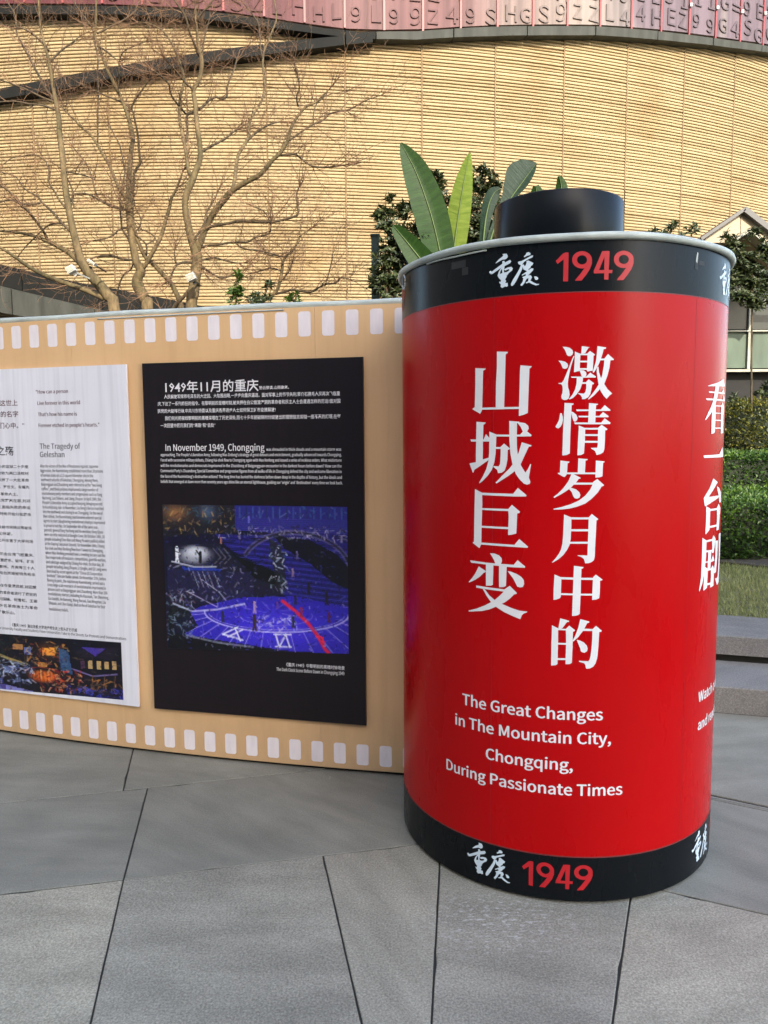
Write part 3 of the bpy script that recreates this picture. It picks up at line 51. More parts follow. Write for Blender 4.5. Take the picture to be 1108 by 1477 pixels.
def mk(name):
    m = bpy.data.materials.new(name); m.use_nodes = True
    n = m.node_tree; b = n.nodes['Principled BSDF']
    return m, n, b
def N(nt, typ, **kw):
    n = nt.nodes.new(typ)
    for k, v in kw.items():
        if k.startswith('i_'):
            key = k[2:]; key = int(key) if key.isdigit() else key
            n.inputs[key].default_value = v
        else: setattr(n, k, v)
    return n
def L(nt, a, b): nt.links.new(a, b)
def ramp(nt, fac, stops):
    r = nt.nodes.new('ShaderNodeValToRGB'); el = r.color_ramp.elements
    while len(el) > 1: el.remove(el[-1])
    el[0].position = stops[0][0]; c = stops[0][1]; el[0].color = (*c, 1) if len(c) == 3 else c
    for p, c in stops[1:]:
        e = el.new(p); e.color = (*c, 1) if len(c) == 3 else c
    L(nt, fac, r.inputs[0]); return r
def g3(v): return (v, v, v)
def mixc(nt, fac, a, b, mode='MIX'):
    x = nt.nodes.new('ShaderNodeMix'); x.data_type = 'RGBA'; x.blend_type = mode
    for s, v in ((x.inputs[0], fac), (x.inputs[6], a), (x.inputs[7], b)):
        if hasattr(v, 'is_linked') or hasattr(v, 'links'): L(nt, v, s)
        elif isinstance(v, (int, float)): s.default_value = v
        else: s.default_value = (*v, 1)
    return x.outputs[2]
def coords(nt, scale=(1, 1, 1)):
    t = nt.nodes.new('ShaderNodeTexCoord'); mp = nt.nodes.new('ShaderNodeMapping')
    mp.inputs['Scale'].default_value = scale; L(nt, t.outputs['Object'], mp.inputs[0]); return mp.outputs[0]
def noise_(nt, co, scale, detail=4, rough=0.55):
    n = N(nt, 'ShaderNodeTexNoise', i_Scale=scale, i_Detail=detail, i_Roughness=rough); L(nt, co, n.inputs['Vector']); return n.outputs[0]
def bump(nt, b, h, strength, dist):
    k = N(nt, 'ShaderNodeBump', i_Strength=strength, i_Distance=dist); L(nt, h, k.inputs['Height']); L(nt, k.outputs[0], b.inputs['Normal'])

def simple(name, col, rough=0.6, var=0.12, scale=6, metal=0.0, spec=0.5, bmp=0.0, bscale=60, stretch=(1, 1, 1)):
    m, n, b = mk(name)
    co = coords(n, stretch)
    f = noise_(n, co, scale, 5)
    lo = tuple(c * (1 - var) for c in col); hi = tuple(min(1, c * (1 + var)) for c in col)
    r = ramp(n, f, [(0.3, lo), (0.7, hi)])
    L(n, r.outputs[0], b.inputs['Base Color'])
    b.inputs['Roughness'].default_value = rough; b.inputs['Metallic'].default_value = metal
    b.inputs['Specular IOR Level'].default_value = spec
    if bmp: bump(n, b, noise_(n, co, bscale, 3), bmp, 0.01)
    return m

# ------------------------------------------------------------------ materials
def stone_mat(name, lo, hi, grain, gscale, streak, rough=0.75):
    m, n, b = mk(name)
    co = coords(n)
    oi = N(n, 'ShaderNodeObjectInfo')
    big = noise_(n, co, 1.6, 4); fine = noise_(n, co, gscale, 3, 0.7)
    vr = N(n, 'ShaderNodeVectorRotate', rotation_type='Z_AXIS'); L(n, co, vr.inputs['Vector']); am = N(n, 'ShaderNodeMath', operation='MULTIPLY'); L(n, oi.outputs['Random'], am.inputs[0]); am.inputs[1].default_value = 3.1; L(n, am.outputs[0], vr.inputs['Angle'])
    cs = N(n, 'ShaderNodeMapping'); cs.inputs['Scale'].default_value = (1.0, 3.5, 1.0); L(n, vr.outputs[0], cs.inputs[0]); st = noise_(n, cs.outputs[0], 2.6, 6, 0.62)
    base = ramp(n, fine, [(0.30, tuple(c * (1 - grain) for c in lo)), (0.5, lo), (0.72, hi)])
    t = ramp(n, big, [(0.3, g3(0.80)), (0.7, g3(1.12))])
    c1 = mixc(n, 1.0, base.outputs[0], t.outputs[0], 'MULTIPLY')
    s2 = ramp(n, st, [(0.35, g3(1.0 - streak)), (0.62, g3(1.0 + streak * 0.6))])
    c2 = mixc(n, 1.0, c1, s2.outputs[0], 'MULTIPLY')
    rr = ramp(n, oi.outputs['Random'], [(0, (0.90, 0.91, 0.92)), (1, (1.08, 1.07, 1.04))])
    c3 = mixc(n, 1.0, c2, rr.outputs[0], 'MULTIPLY')
    # pale scuffs and a few droppings near the foot of the can
    vm = N(n, 'ShaderNodeVectorMath', operation='DISTANCE'); L(n, coords(n, (1, 1.5, 1)), vm.inputs[0]); vm.inputs[1].default_value = (0.36, 3.50, 0)
    msk = ramp(n, vm.outputs['Value'], [(0.0, g3(1)), (0.34, g3(0))])
    sc_ = noise_(n, coords(n, (1, 2.2, 1)), 38, 6, 0.72); sr = ramp(n, sc_, [(0.53, g3(0)), (0.62, g3(0.8))])
    mm = mixc(n, 1.0, msk.outputs[0], sr.outputs[0], 'MULTIPLY')
    sp = noise_(n, co, 9.0, 2, 0.4); spr = ramp(n, sp, [(0.775, g3(0)), (0.80, g3(0.6))])
    c4 = mixc(n, mm, c3, (0.62, 0.62, 0.60)); c5 = mixc(n, spr.outputs[0], c4, (0.5, 0.5, 0.48))
    L(n, c5, b.inputs['Base Color'])
    rg = ramp(n, big, [(0.3, g3(rough - 0.12)), (0.7, g3(rough + 0.08))]); L(n, rg.outputs[0], b.inputs['Roughness'])
    b.inputs['Specular IOR Level'].default_value = 0.3
    bump(n, b, fine, 0.45 if grain > 0.2 else 0.2, 0.004)
    return m
M = {}
M['stone_rough'] = stone_mat('flamed granite', (0.305, 0.286, 0.228), (0.47, 0.44, 0.355), 0.38, 150, 0.15, 0.8)
M['stone_smooth'] = stone_mat('honed granite', (0.245, 0.236, 0.193), (0.315, 0.300, 0.246), 0.18, 170, 0.13, 0.74)
M['step_stone'] = stone_mat('step stone', (0.20, 0.19, 0.175), (0.29, 0.28, 0.26), 0.3, 120, 0.12, 0.8)
M['joint'] = simple('joint dirt', (0.025, 0.026, 0.022), 0.95)
M['soil'] = simple('soil', (0.05, 0.04, 0.03), 0.95, 0.4, 12, bmp=0.6)

def gold_mat():
    m, n, b = mk('golden batten cladding')
    co = coords(n); rowc = coords(n, (0.05, 0.05, 17.2))
    row = noise_(n, rowc, 1.0, 2, 0.6); patch = noise_(n, co, 0.6, 5, 0.6)
    small = noise_(n, coords(n, (1, 1, 14)), 5.0, 4, 0.7)
    c = ramp(n, row, [(0.25, (0.25, 0.188, 0.096)), (0.45, (0.282, 0.216, 0.114)), (0.6, (0.305, 0.238, 0.130)), (0.78, (0.345, 0.276, 0.160))])
    s = ramp(n, small, [(0.3, (0.80, 0.74, 0.68)), (0.5, (1, 1, 1)), (0.7, (1.05, 1.04, 1.0))])
    c1 = mixc(n, 0.75, c.outputs[0], s.outputs[0], 'MULTIPLY')
    p = ramp(n, patch, [(0.34, (0.86, 0.76, 0.64)), (0.5, (1, 1, 1))])
    c2 = mixc(n, 0.8, c1, p.outputs[0], 'MULTIPLY')
    L(n, c2, b.inputs['Base Color']); b.inputs['Roughness'].default_value = 0.7
    return m
M['gold'] = gold_mat()
M['gap'] = simple('cladding shadow backing', (0.15, 0.10, 0.045), 0.9)
M['rust'] = simple('rusty seam strip', (0.17, 0.11, 0.052), 0.85, 0.4, 5)
M['fascia'] = simple('dark weathered metal fascia', (0.007, 0.0073, 0.0065), 0.8, 0.3, 3, spec=.2)
M['fascia_grey'] = simple('grey weathered fascia board', (0.036, 0.038, 0.032), 0.75, 0.35, 2.2, spec=.3, stretch=(3, 3, 0.6))
def screen_mat(k=1.0):
    m, n, b = mk('printed translucent facade sheet')
    co = coords(n)
    sx = N(n, 'ShaderNodeSeparateXYZ'); L(n, co, sx.inputs[0])
    mr = N(n, 'ShaderNodeMapRange'); mr.inputs[1].default_value = -6; mr.inputs[2].default_value = 9; L(n, sx.outputs[0], mr.inputs[0])
    w_ = noise_(n, coords(n, (1, 1, 0.4)), 0.55, 3, 0.5)
    ad = N(n, 'ShaderNodeMath', operation='MULTIPLY_ADD'); L(n, w_, ad.inputs[0]); ad.inputs[1].default_value = 0.42; 
    L(n, mr.outputs[0], ad.inputs[2])
    r = ramp(n, ad.outputs[0], [(0.15, (0.115, 0.030, 0.036)), (0.45, (0.125, 0.042, 0.048)), (0.66, (0.17, 0.085, 0.085)), (0.86, (0.27, 0.225, 0.20)), (0.99, (0.20, 0.168, 0.17)), (1.0, (0.15, 0.115, 0.135))])
    st = noise_(n, coords(n, (8, 8, 0.3)), 1.0, 3, 0.6); sr = ramp(n, st, [(0.35, g3(0.72)), (0.6, g3(1.1))])
    cc = mixc(n, 1.0, r.outputs[0], sr.outputs[0], 'MULTIPLY')
    L(n, mixc(n, 1.0, cc, g3(k), 'MULTIPLY'), b.inputs['Base Color']); b.inputs['Roughness'].default_value = 0.6; b.inputs['Specular IOR Level'].default_value = .2
    return m
M['screen'] = screen_mat(.72)
M['screen_letter'] = screen_mat(.58)
M['screen_seam'] = simple('red facade seam', (0.20, 0.035, 0.035), 0.5)

def can_mat(name, col, rough, scuff):
    m, n, b = mk(name)
    co = coords(n)
    f = noise_(n, coords(n, (1, 1, 0.25)), 3.0, 4); r = ramp(n, f, [(0.3, tuple(c * 0.93 for c in col)), (0.7, tuple(min(1, c * 1.06) for c in col))])
    d = noise_(n, coords(n, (1, 1, 0.8)), 55, 3, 0.6); dr = ramp(n, d, [(0.74, g3(0)), (0.80, g3(scuff))])
    c1 = mixc(n, dr.outputs[0], r.outputs[0], (0.30, 0.27, 0.25))
    L(n, c1, b.inputs['Base Color'])
    rf = noise_(n, coords(n, (2, 2, 0.6)), 4, 4); rr = ramp(n, rf, [(0.3, g3(rough - 0.05)), (0.7, g3(rough + 0.08))]); L(n, rr.outputs[0], b.inputs['Roughness'])
    b.inputs['Specular IOR Level'].default_value = 0.15
    bump(n, b, noise_(n, coords(n, (1, 1, 0.4)), 5.0, 3), 0.015, 0.02)
    return m
M['can_red'] = can_mat('red vinyl wrap', (0.46, 0.0015, 0.003), 0.28, 0.10)
M['can_black'] = can_mat('black vinyl wrap', (0.0055, 0.007, 0.0085), 0.26, 0.06)
M['cap'] = can_mat('black painted spool', (0.006, 0.008, 0.010), 0.30, 0.03)
M['can_seam'] = simple('vinyl overlap edge', (0.36, 0.004, 0.006), 0.45)
M['rim'] = simple('pale grey green edge trim', (0.47, 0.51, 0.46), 0.5, 0.18, 9)
M['white_print'] = simple('white vinyl lettering', (0.80, 0.78, 0.77), 0.45, 0.03, 8)
M['logo_print'] = simple('pale blue white vinyl', (0.66, 0.76, 0.82), 0.45, 0.03, 8)
M['red_print'] = simple('red vinyl digits', (0.50, 0.010, 0.016), 0.45, 0.05, 8)
M['thin_line'] = simple('faded red print edge', (0.20, 0.028, 0.028), 0.5)

def board_mat():
    m, n, b = mk('tan printed film board')
    co = coords(n)
    drip = noise_(n, coords(n, (9, 9, 0.55)), 2.0, 5, 0.65); f = noise_(n, co, 1.3, 4)
    r = ramp(n, f, [(0.3, (0.70, 0.43, 0.205)), (0.7, (0.76, 0.485, 0.24))])
    d = ramp(n, drip, [(0.34, (0.95, 0.94, 0.93)), (0.5, (1, 1, 1)), (0.68, (1.02, 1.03, 1.04))])
    sx = N(n, 'ShaderNodeSeparateXYZ'); L(n, co, sx.inputs[0])
    low = N(n, 'ShaderNodeMapRange'); low.inputs[1].default_value = 0.0; low.inputs[2].default_value = 0.35; low.inputs[3].default_value = 0.55; low.inputs[4].default_value = 0.0; L(n, sx.outputs[2], low.inputs[0])
    dn = noise_(n, coords(n, (6, 6, 2)), 3.0, 5, 0.7); dm = N(n, 'ShaderNodeMath', operation='MULTIPLY'); L(n, low.outputs[0], dm.inputs[0]); L(n, dn, dm.inputs[1])
    c = mixc(n, 1.0, r.outputs[0], d.outputs[0], 'MULTIPLY')
    c2 = mixc(n, dm.outputs[0], c, (0.27, 0.20, 0.13))
    L(n, c2, b.inputs['Base Color']); b.inputs['Roughness'].default_value = 0.5
    return m
M['board'] = board_mat()
M['board_back'] = simple('grey board back', (0.3, 0.3, 0.29), 0.8)
M['hole'] = simple('pale sprocket print', (0.82, 0.74, 0.73), 0.55, 0.06, 9, stretch=(4, 4, 1))
def poster_mat(name, col, dirt):
    m, n, b = mk(name)
    drip = noise_(n, coords(n, (14, 14, 0.5)), 2.2, 5, 0.6); f = noise_(n, coords(n), 1.5, 4)
    r = ramp(n, f, [(0.3, tuple(c * 0.93 for c in col)), (0.7, tuple(min(1, c * 1.05) for c in col))])
    d = ramp(n, drip, [(0.35, g3(1 - dirt)), (0.55, g3(1.0))])
    L(n, mixc(n, 1.0, r.outputs[0], d.outputs[0], 'MULTIPLY'), b.inputs['Base Color']); b.inputs['Roughness'].default_value = 0.35; b.inputs['Specular IOR Level'].default_value = 0.3
    return m
M['poster_black'] = poster_mat('black poster board', (0.013, 0.009, 0.011), 0.1)
M['poster_white'] = poster_mat('off white poster board', (0.78, 0.765, 0.80), 0.10)
M['poster_edge'] = simple('poster board edge', (0.55, 0.54, 0.53), 0.6)
M['ink'] = simple('black ink', (0.012, 0.012, 0.018), 0.5)
M['maroon'] = simple('maroon ink', (0.085, 0.015, 0.022), 0.5)
def vcol_mat(name):
    m, n, b = mk(name)
    a = N(n, 'ShaderNodeVertexColor'); a.layer_name = 'print'
    L(n, a.outputs[0], b.inputs['Base Color']); b.inputs['Roughness'].default_value = 0.4
    return m
M['photo'] = vcol_mat('printed photograph')
def bark_mat(name, lo, hi):
    m, n, b = mk(name)
    f = noise_(n, coords(n, (1, 1, 0.35)), 26, 5, 0.65); g = noise_(n, coords(n), 2.5, 4)
    r = ramp(n, f, [(0.3, lo), (0.65, hi)]); r2 = ramp(n, g, [(0.35, (0.50, 0.55, 0.38)), (0.6, (1.05, 1.0, 0.95))])
    L(n, mixc(n, 0.8, r.outputs[0], r2.outputs[0], 'MULTIPLY'), b.inputs['Base Color']); b.inputs['Roughness'].default_value = 0.9
    bump(n, b, f, 0.6, 0.01)
    return m
M['bark'] = bark_mat('smooth mottled bark', (0.05, 0.036, 0.018), (0.165, 0.12, 0.058))
M['bark_dark'] = bark_mat('dark branch bark', (0.025, 0.018, 0.011), (0.095, 0.065, 0.034))
M['twig'] = simple('reddish bare twigs', (0.15, 0.082, 0.042), 0.9, 0.35, 3)
def leaf_mat(name, cols, rough=0.45, trans=0.25, scale=2.5):
    m, n, b = mk(name)
    gi = N(n, 'ShaderNodeNewGeometry'); f = noise_(n, coords(n), scale, 3)
    ri = N(n, 'ShaderNodeMath', operation='MULTIPLY_ADD'); L(n, gi.outputs['Random Per Island'], ri.inputs[0]); ri.inputs[1].default_value = 0.55
    mf = N(n, 'ShaderNodeMath', operation='MULTIPLY'); L(n, f, mf.inputs[0]); mf.inputs[1].default_value = 0.45; L(n, mf.outputs[0], ri.inputs[2])
    k = len(cols) - 1
    r = ramp(n, ri.outputs[0], [(0.12 + 0.72 * i / k, c) for i, c in enumerate(cols)])
    L(n, r.outputs[0], b.inputs['Base Color']); b.inputs['Roughness'].default_value = rough
    tr = N(n, 'ShaderNodeBsdfTranslucent'); L(n, r.outputs[0], tr.inputs[0]); mx = N(n, 'ShaderNodeMixShader', i_0=trans)
    out = n.nodes['Material Output']; L(n, b.outputs[0], mx.inputs[1]); L(n, tr.outputs[0], mx.inputs[2]); L(n, mx.outputs[0], out.inputs[0])
    return m
M['leaf_dark'] = leaf_mat('dark glossy leaves', [(0.010, 0.018, 0.007), (0.024, 0.040, 0.013), (0.048, 0.066, 0.021), (0.085, 0.10, 0.035)])
M['leaf_hedge'] = leaf_mat('hedge leaves', [(0.008, 0.022, 0.005), (0.022, 0.06, 0.008), (0.06, 0.125, 0.014), (0.12, 0.20, 0.026)])
M['leaf_yellow'] = leaf_mat('yellow green bush leaves', [(0.012, 0.022, 0.005), (0.035, 0.048, 0.008), (0.10, 0.105, 0.012), (0.22, 0.195, 0.022)])
M['core'] = simple('dark hedge inside', (0.012, 0.018, 0.008), 0.95)
M['grass'] = leaf_mat('lawn grass', [(0.10, 0.14, 0.035), (0.18, 0.21, 0.065), (0.27, 0.28, 0.10), (0.38, 0.36, 0.16)], 0.7, 0.2, 1.2)
M['lawn_base'] = simple('lawn thatch', (0.12, 0.12, 0.055), 0.95, 0.4, 9)
def banana_mat(name, lo, hi):
    m, n, b = mk(name)
    uv = N(n, 'ShaderNodeUVMap'); mp = N(n, 'ShaderNodeMapping'); mp.inputs['Scale'].default_value = (1.2, 46, 1); L(n, uv.outputs[0], mp.inputs[0])
    f = N(n, 'ShaderNodeTexNoise', i_Scale=1.0, i_Detail=4, i_Roughness=0.6); L(n, mp.outputs[0], f.inputs['Vector'])
    r = ramp(n, f.outputs[0], [(0.3, lo), (0.7, hi)]); L(n, r.outputs[0], b.inputs['Base Color']); b.inputs['Roughness'].default_value = 0.55; b.inputs['Specular IOR Level'].default_value = 0.25
    bump(n, b, f.outputs[0], 0.35, 0.01)
    tr = N(n, 'ShaderNodeBsdfTranslucent'); L(n, r.outputs[0], tr.inputs[0]); mx = N(n, 'ShaderNodeMixShader', i_0=0.25)
    out = n.nodes['Material Output']; L(n, b.outputs[0], mx.inputs[1]); L(n, tr.outputs[0], mx.inputs[2]); L(n, mx.outputs[0], out.inputs[0])
    return m
M['banana'] = banana_mat('banana leaf', (0.009, 0.030, 0.004), (0.022, 0.060, 0.008))
M['banana_light'] = banana_mat('pale banana leaf', (0.10, 0.16, 0.018), (0.21, 0.275, 0.05))
M['banana_blue'] = banana_mat('blue green banana leaf', (0.009, 0.024, 0.015), (0.024, 0.050, 0.030))
M['midrib'] = simple('pale leaf midrib', (0.06, 0.10, 0.02), 0.5)
M['green_metal'] = simple('grey green painted metal', (0.045, 0.075, 0.055), 0.5)
M['lamp_white'] = simple('white lamp housing', (0.42, 0.42, 0.39), 0.5)
M['dark_metal'] = simple('dark metal', (0.04, 0.04, 0.04), 0.5)
M['glass_dark'] = simple('dark glazing', (0.022, 0.026, 0.024), 0.3, 0.5, 1, spec=0.2)
M['glass_green'] = simple('frosted green glazing', (0.075, 0.105, 0.078), 0.5, 0.25, 1.2, spec=.2, stretch=(3, 3, 1))
M['frame'] = simple('cream window frame', (0.26, 0.26, 0.21), 0.5)
M['gable'] = simple('cream gable cladding', (0.27, 0.215, 0.135), 0.55, 0.12, 1.5)
M['void'] = simple('painted recess shade', (0.012, 0.012, 0.012), 0.9)  # near-black colour standing in for shade in recesses and gaps
M['office'] = simple('grey rendered wall', (0.36, 0.35, 0.33), 0.8)
M['office_glass'] = simple('office glazing', (0.10, 0.12, 0.14), 0.15)
M['steel'] = simple('brushed steel', (0.45, 0.45, 0.44), 0.3, metal=0.9)
M['tape'] = simple('dark old tape', (0.014, 0.015, 0.016), 0.6)

# ------------------------------------------------------------------ object helpers
def setp(o, label=None, cat=None, group=None, kind=None):
    for k, v in (('label', label), ('category', cat), ('group', group), ('kind', kind)):
        if v: o[k] = v
def empty(name, loc, label, cat, group=None):
    o = bpy.data.objects.new(name, None); COL.objects.link(o); o.location = loc; o.empty_display_size = 0.2
    setp(o, label, cat, group); return o
def wloc(o):
    v = Vector(o.location); p = o.parent
    while p: v += p.location; p = p.parent
    return v
def link(name, me, parent=None, kind=None, label=None):
    o = bpy.data.objects.new(name, me); COL.objects.link(o)
    if parent is not None:
        o.parent = parent; o.location = -wloc(parent)
    setp(o, label=label, kind=kind); return o
class MB:
    def __init__(s): s.v = []; s.f = []; s.uv = None
    def poly(s, pts):
        i = len(s.v); s.v += [tuple(p) for p in pts]; s.f.append(tuple(range(i, i + len(pts))))
    def box(s, a, b):
        x0, y0, z0 = a; x1, y1, z1 = b; i = len(s.v)
        s.v += [(x0, y0, z0), (x1, y0, z0), (x1, y1, z0), (x0, y1, z0), (x0, y0, z1), (x1, y0, z1), (x1, y1, z1), (x0, y1, z1)]
        s.f += [tuple(i + k for k in q) for q in ((0, 3, 2, 1), (4, 5, 6, 7), (0, 1, 5, 4), (1, 2, 6, 5), (2, 3, 7, 6), (3, 0, 4, 7))]
    def obox(s, c, ax, ay, az):
        """oriented box: centre and three half-extent vectors"""
        c = Vector(c); i = len(s.v)
        for k in ((-1, -1, -1), (1, -1, -1), (1, 1, -1), (-1, 1, -1), (-1, -1, 1), (1, -1, 1), (1, 1, 1), (-1, 1, 1)):
            s.v.append(tuple(c + ax * k[0] + ay * k[1] + az * k[2]))
        s.f += [tuple(i + k for k in q) for q in ((0, 3, 2, 1), (4, 5, 6, 7), (0, 1, 5, 4), (1, 2, 6, 5), (2, 3, 7, 6), (3, 0, 4, 7))]
    def bar(s, p, q, wd, th, n=Vector((0, -1, 0))):
        p = Vector(p); q = Vector(q); d = (q - p); l = d.length; d.normalize(); sd = d.cross(n).normalized(); nn = sd.cross(d)
        s.obox((p + q) / 2, d * (l / 2), sd * (wd / 2), nn * (th / 2))
    def prism(s, pts, dvec):
        """extrude a planar polygon (3-D points) by dvec"""
        n = len(pts); i = len(s.v); d = Vector(dvec)
        s.v += [tuple(p) for p in pts] + [tuple(Vector(p) + d) for p in pts]
        s.f.append(tuple(range(i, i + n))); s.f.append(tuple(range(i + 2 * n - 1, i + n - 1, -1)))
        for k in range(n): s.f.append((i + k, i + n + k, i + n + (k + 1) % n, i + (k + 1) % n))
    def tube(s, pts, rad, n=6, cap=True):
        i0 = len(s.v); K = len(pts); pts = [Vector(p) for p in pts]
        up = None
        for k, p in enumerate(pts):
            t = (pts[min(k + 1, K - 1)] - pts[max(k - 1, 0)]).normalized()
            if up is None: up = t.orthogonal().normalized()
            up = (up - t * up.dot(t)).normalized(); sd = t.cross(up)
            r = rad[k] if hasattr(rad, '__len__') else rad
            for j in range(n):
                a = 2 * math.pi * j / n; s.v.append(tuple(p + (up * math.cos(a) + sd * math.sin(a)) * r))
        for k in range(K - 1):
            for j in range(n):
                a = i0 + k * n + j; b = i0 + k * n + (j + 1) % n; s.f.append((a, b, b + n, a + n))
        if cap:
            s.f.append(tuple(i0 + j for j in range(n - 1, -1, -1))); s.f.append(tuple(i0 + (K - 1) * n + j for j in range(n)))
    def mesh(s, name, mat, smooth=False):
        me = bpy.data.meshes.new(name); me.from_pydata(s.v, [], s.f); me.materials.append(mat)
        if smooth: me.polygons.foreach_set('use_smooth', [True] * len(me.polygons))
        me.update(); return me
    def build(s, name, mat, parent=None, smooth=False, kind=None, label=None):
        return link(name, s.mesh(name, mat, smooth), parent, kind, label)

# ------------------------------------------------------------------ ground and paving
ground = MB(); ground.poly([(-300, -300, -0.045), (300, -300, -0.045), (300, 300, -0.045), (-300, 300, -0.045)])
ground.build('ground', M['joint'], kind='structure')
plaza = bpy.data.objects.new('paving', None); COL.objects.link(plaza); plaza['kind'] = 'structure'
def slab(poly, z, th, gap, mat, parent, name, bev=0.004):
    """one stone: inset polygon with a small chamfer"""
    P = [Vector((p[0], p[1])) for p in poly]; n = len(P)
    area = sum(P[i].x * P[(i + 1) % n].y - P[(i + 1) % n].x * P[i].y for i in range(n))
    if area < 0: P.reverse()
    def inset(d):
        out = []
        for i in range(n):
            a, b, c = P[i - 1], P[i], P[(i + 1) % n]
            e1 = (b - a).normalized(); e2 = (c - b).normalized()
            n1 = Vector((-e1.y, e1.x)); n2 = Vector((-e2.y, e2.x)); k = (n1 + n2); k /= max(0.3, k.dot(n1)); out.append(b + k * d)
        return out
    o1 = inset(gap / 2); o2 = inset(gap / 2 + bev); mb = MB()
    if name == 'paving_slab':
        q1, q2 = [], []
        for i in range(n):
            a, b, c, d_ = o1[i], o1[(i + 1) % n], o2[i], o2[(i + 1) % n]; e = (b - a); k = max(1, min(24, int(e.length / .045))); nn_ = Vector((-e.y, e.x)).normalized()
            for j in range(k):
                f_ = j / k; ch = 0.0 if j == 0 else abs(random.gauss(0, .0011)) + (random.uniform(.003, .009) if random.random() < .035 else 0)
                q1.append(a.lerp(b, f_) + nn_ * ch * .5); q2.append(c.lerp(d_, f_) + nn_ * ch)
        o1, o2 = q1, q2; n = len(o1)
    mb.v = [(p.x, p.y, z - th) for p in o1] + [(p.x, p.y, z - bev) for p in o1] + [(p.x, p.y, z) for p in o2]
    for i in range(n):
        j = (i + 1) % n
        mb.f += [(i, j, n + j, n + i), (n + i, n + j, 2 * n + j, 2 * n + i)]
    mb.f += [tuple(range(2 * n, 3 * n)), tuple(range(n - 1, -1, -1))]
    return mb.build(name, mat, parent)
def P1(x): return 2.777 + 0.214 * x if x < 0.244 else 2.829 - 0.475 * (x - 0.244)
def P2(x): return 3.541 + 0.235 * x if x < 0.507 else 3.660 - 0.574 * (x - 0.507)
def cross(f, x, y, slope, off=0.0):
    """where the joint through (x,y) with dx/dy = slope meets the course line f"""
    yy = y
    for _ in range(40): yy = f(x + slope * (yy - y)) + off
    return (x + slope * (yy - y), yy)
j0 = [(-3.55, 2.0, -0.10), (-2.95, 2.1, -0.14), (-2.25, 2.2, -0.17), (-1.62, 2.3, -0.19), (-0.926, 2.577, -0.204), (-0.2346, 2.727, -0.203), (0.193, 2.648, 0.101), (0.8075, 2.4215, 0.404), (1.62, 2.05, 0.52), (2.35, 1.75, 0.6), (3.1, 1.4, 0.7)]
courses = [0.0, -1.35, -2.7, -4.05, -5.4]
for ci in range(4):
    for k in range(len(j0) - 1):
        a = cross(P1, *j0[k], off=courses[ci]); b = cross(P1, *j0[k + 1], off=courses[ci])
        c = cross(P1, *j0[k + 1], off=courses[ci + 1]); d = cross(P1, *j0[k], off=courses[ci + 1])
        pl = [a, b, c, d]
        if a[0] < 0.244 < b[0]: pl = [a, (0.244, P1(0.244) + courses[ci]), b, c, d]
        slab(pl, random.uniform(-0.0012, 0.0012), 0.04, 0.0055, M['stone_rough'], plaza, 'paving_slab', .0018)
j1 = [(-4.4, 2.5, -0.2), (-3.2, 2.6, -0.19), (-2.1, 2.9, -0.19), (-1.054, 3.268, -0.185), (0.45, 3.2, 0.0), (2.1, 2.5, 0.42), (3.2, 2.0, 0.5)]
for k in range(len(j1) - 1):
    a = cross(P2, *j1[k]); b = cross(P2, *j1[k + 1]); c = cross(P1, *j1[k + 1]); d = cross(P1, *j1[k])
    pl = [a] + ([(0.507, P2(0.507))] if a[0] < 0.507 < b[0] else []) + [b, c] + ([(0.244, P1(0.244))] if d[0] < 0.244 < c[0] else []) + [d]
    slab(pl, random.uniform(-0.0012, 0.0012), 0.04, 0.006, M['stone_smooth'], plaza, 'paving_slab', .0018)
def S1(x): return 4.178 - 0.28 * (x - 1.861) if x > 0.3 else 4.615 - 0.12 * (x - 0.3)   # foot of the first step
j2 = [(-4.4, 3.0, -0.2), (-3.3, 3.2, -0.2), (-2.2, 3.4, -0.22), (-1.2, 3.45, -0.225), (-0.25, 3.6, -0.1), (0.8, 3.6, 0.25), (2.25, 3.0, 0.4), (3.4, 2.6, 0.5)]
def P2b(x): return P2(x) + (0.052 if x > 0.507 else 0.0)
for k in range(len(j2) - 1):
    a = cross(S1, *j2[k]); b = cross(S1, *j2[k + 1]); c = cross(P2b, *j2[k + 1]); d = cross(P2b, *j2[k])
    slab([a] + ([(0.3, S1(0.3))] if a[0] < 0.3 < b[0] else []) + [b, c] + ([(0.507, P2b(0.507))] if d[0] < 0.507 < c[0] else []) + [d], random.uniform(-0.001, 0.001), 0.04, 0.006, M['stone_smooth'], plaza, 'paving_slab', .0018)
# slot drain: two thin strips between the courses on the right
for q in (0.010, 0.030):
    p0 = Vector((0.507, P2(0.507) + q, 0)); p1 = Vector((4.0, P2(4.0) + q, 0)); mb = MB(); mb.bar(p0 + Vector((0, 0, -0.008)), p1 + Vector((0, 0, -0.008)), 0.012, 0.014, Vector((0, 0, 1)))
    mb.build('drain_strip', M['stone_smooth'], plaza)
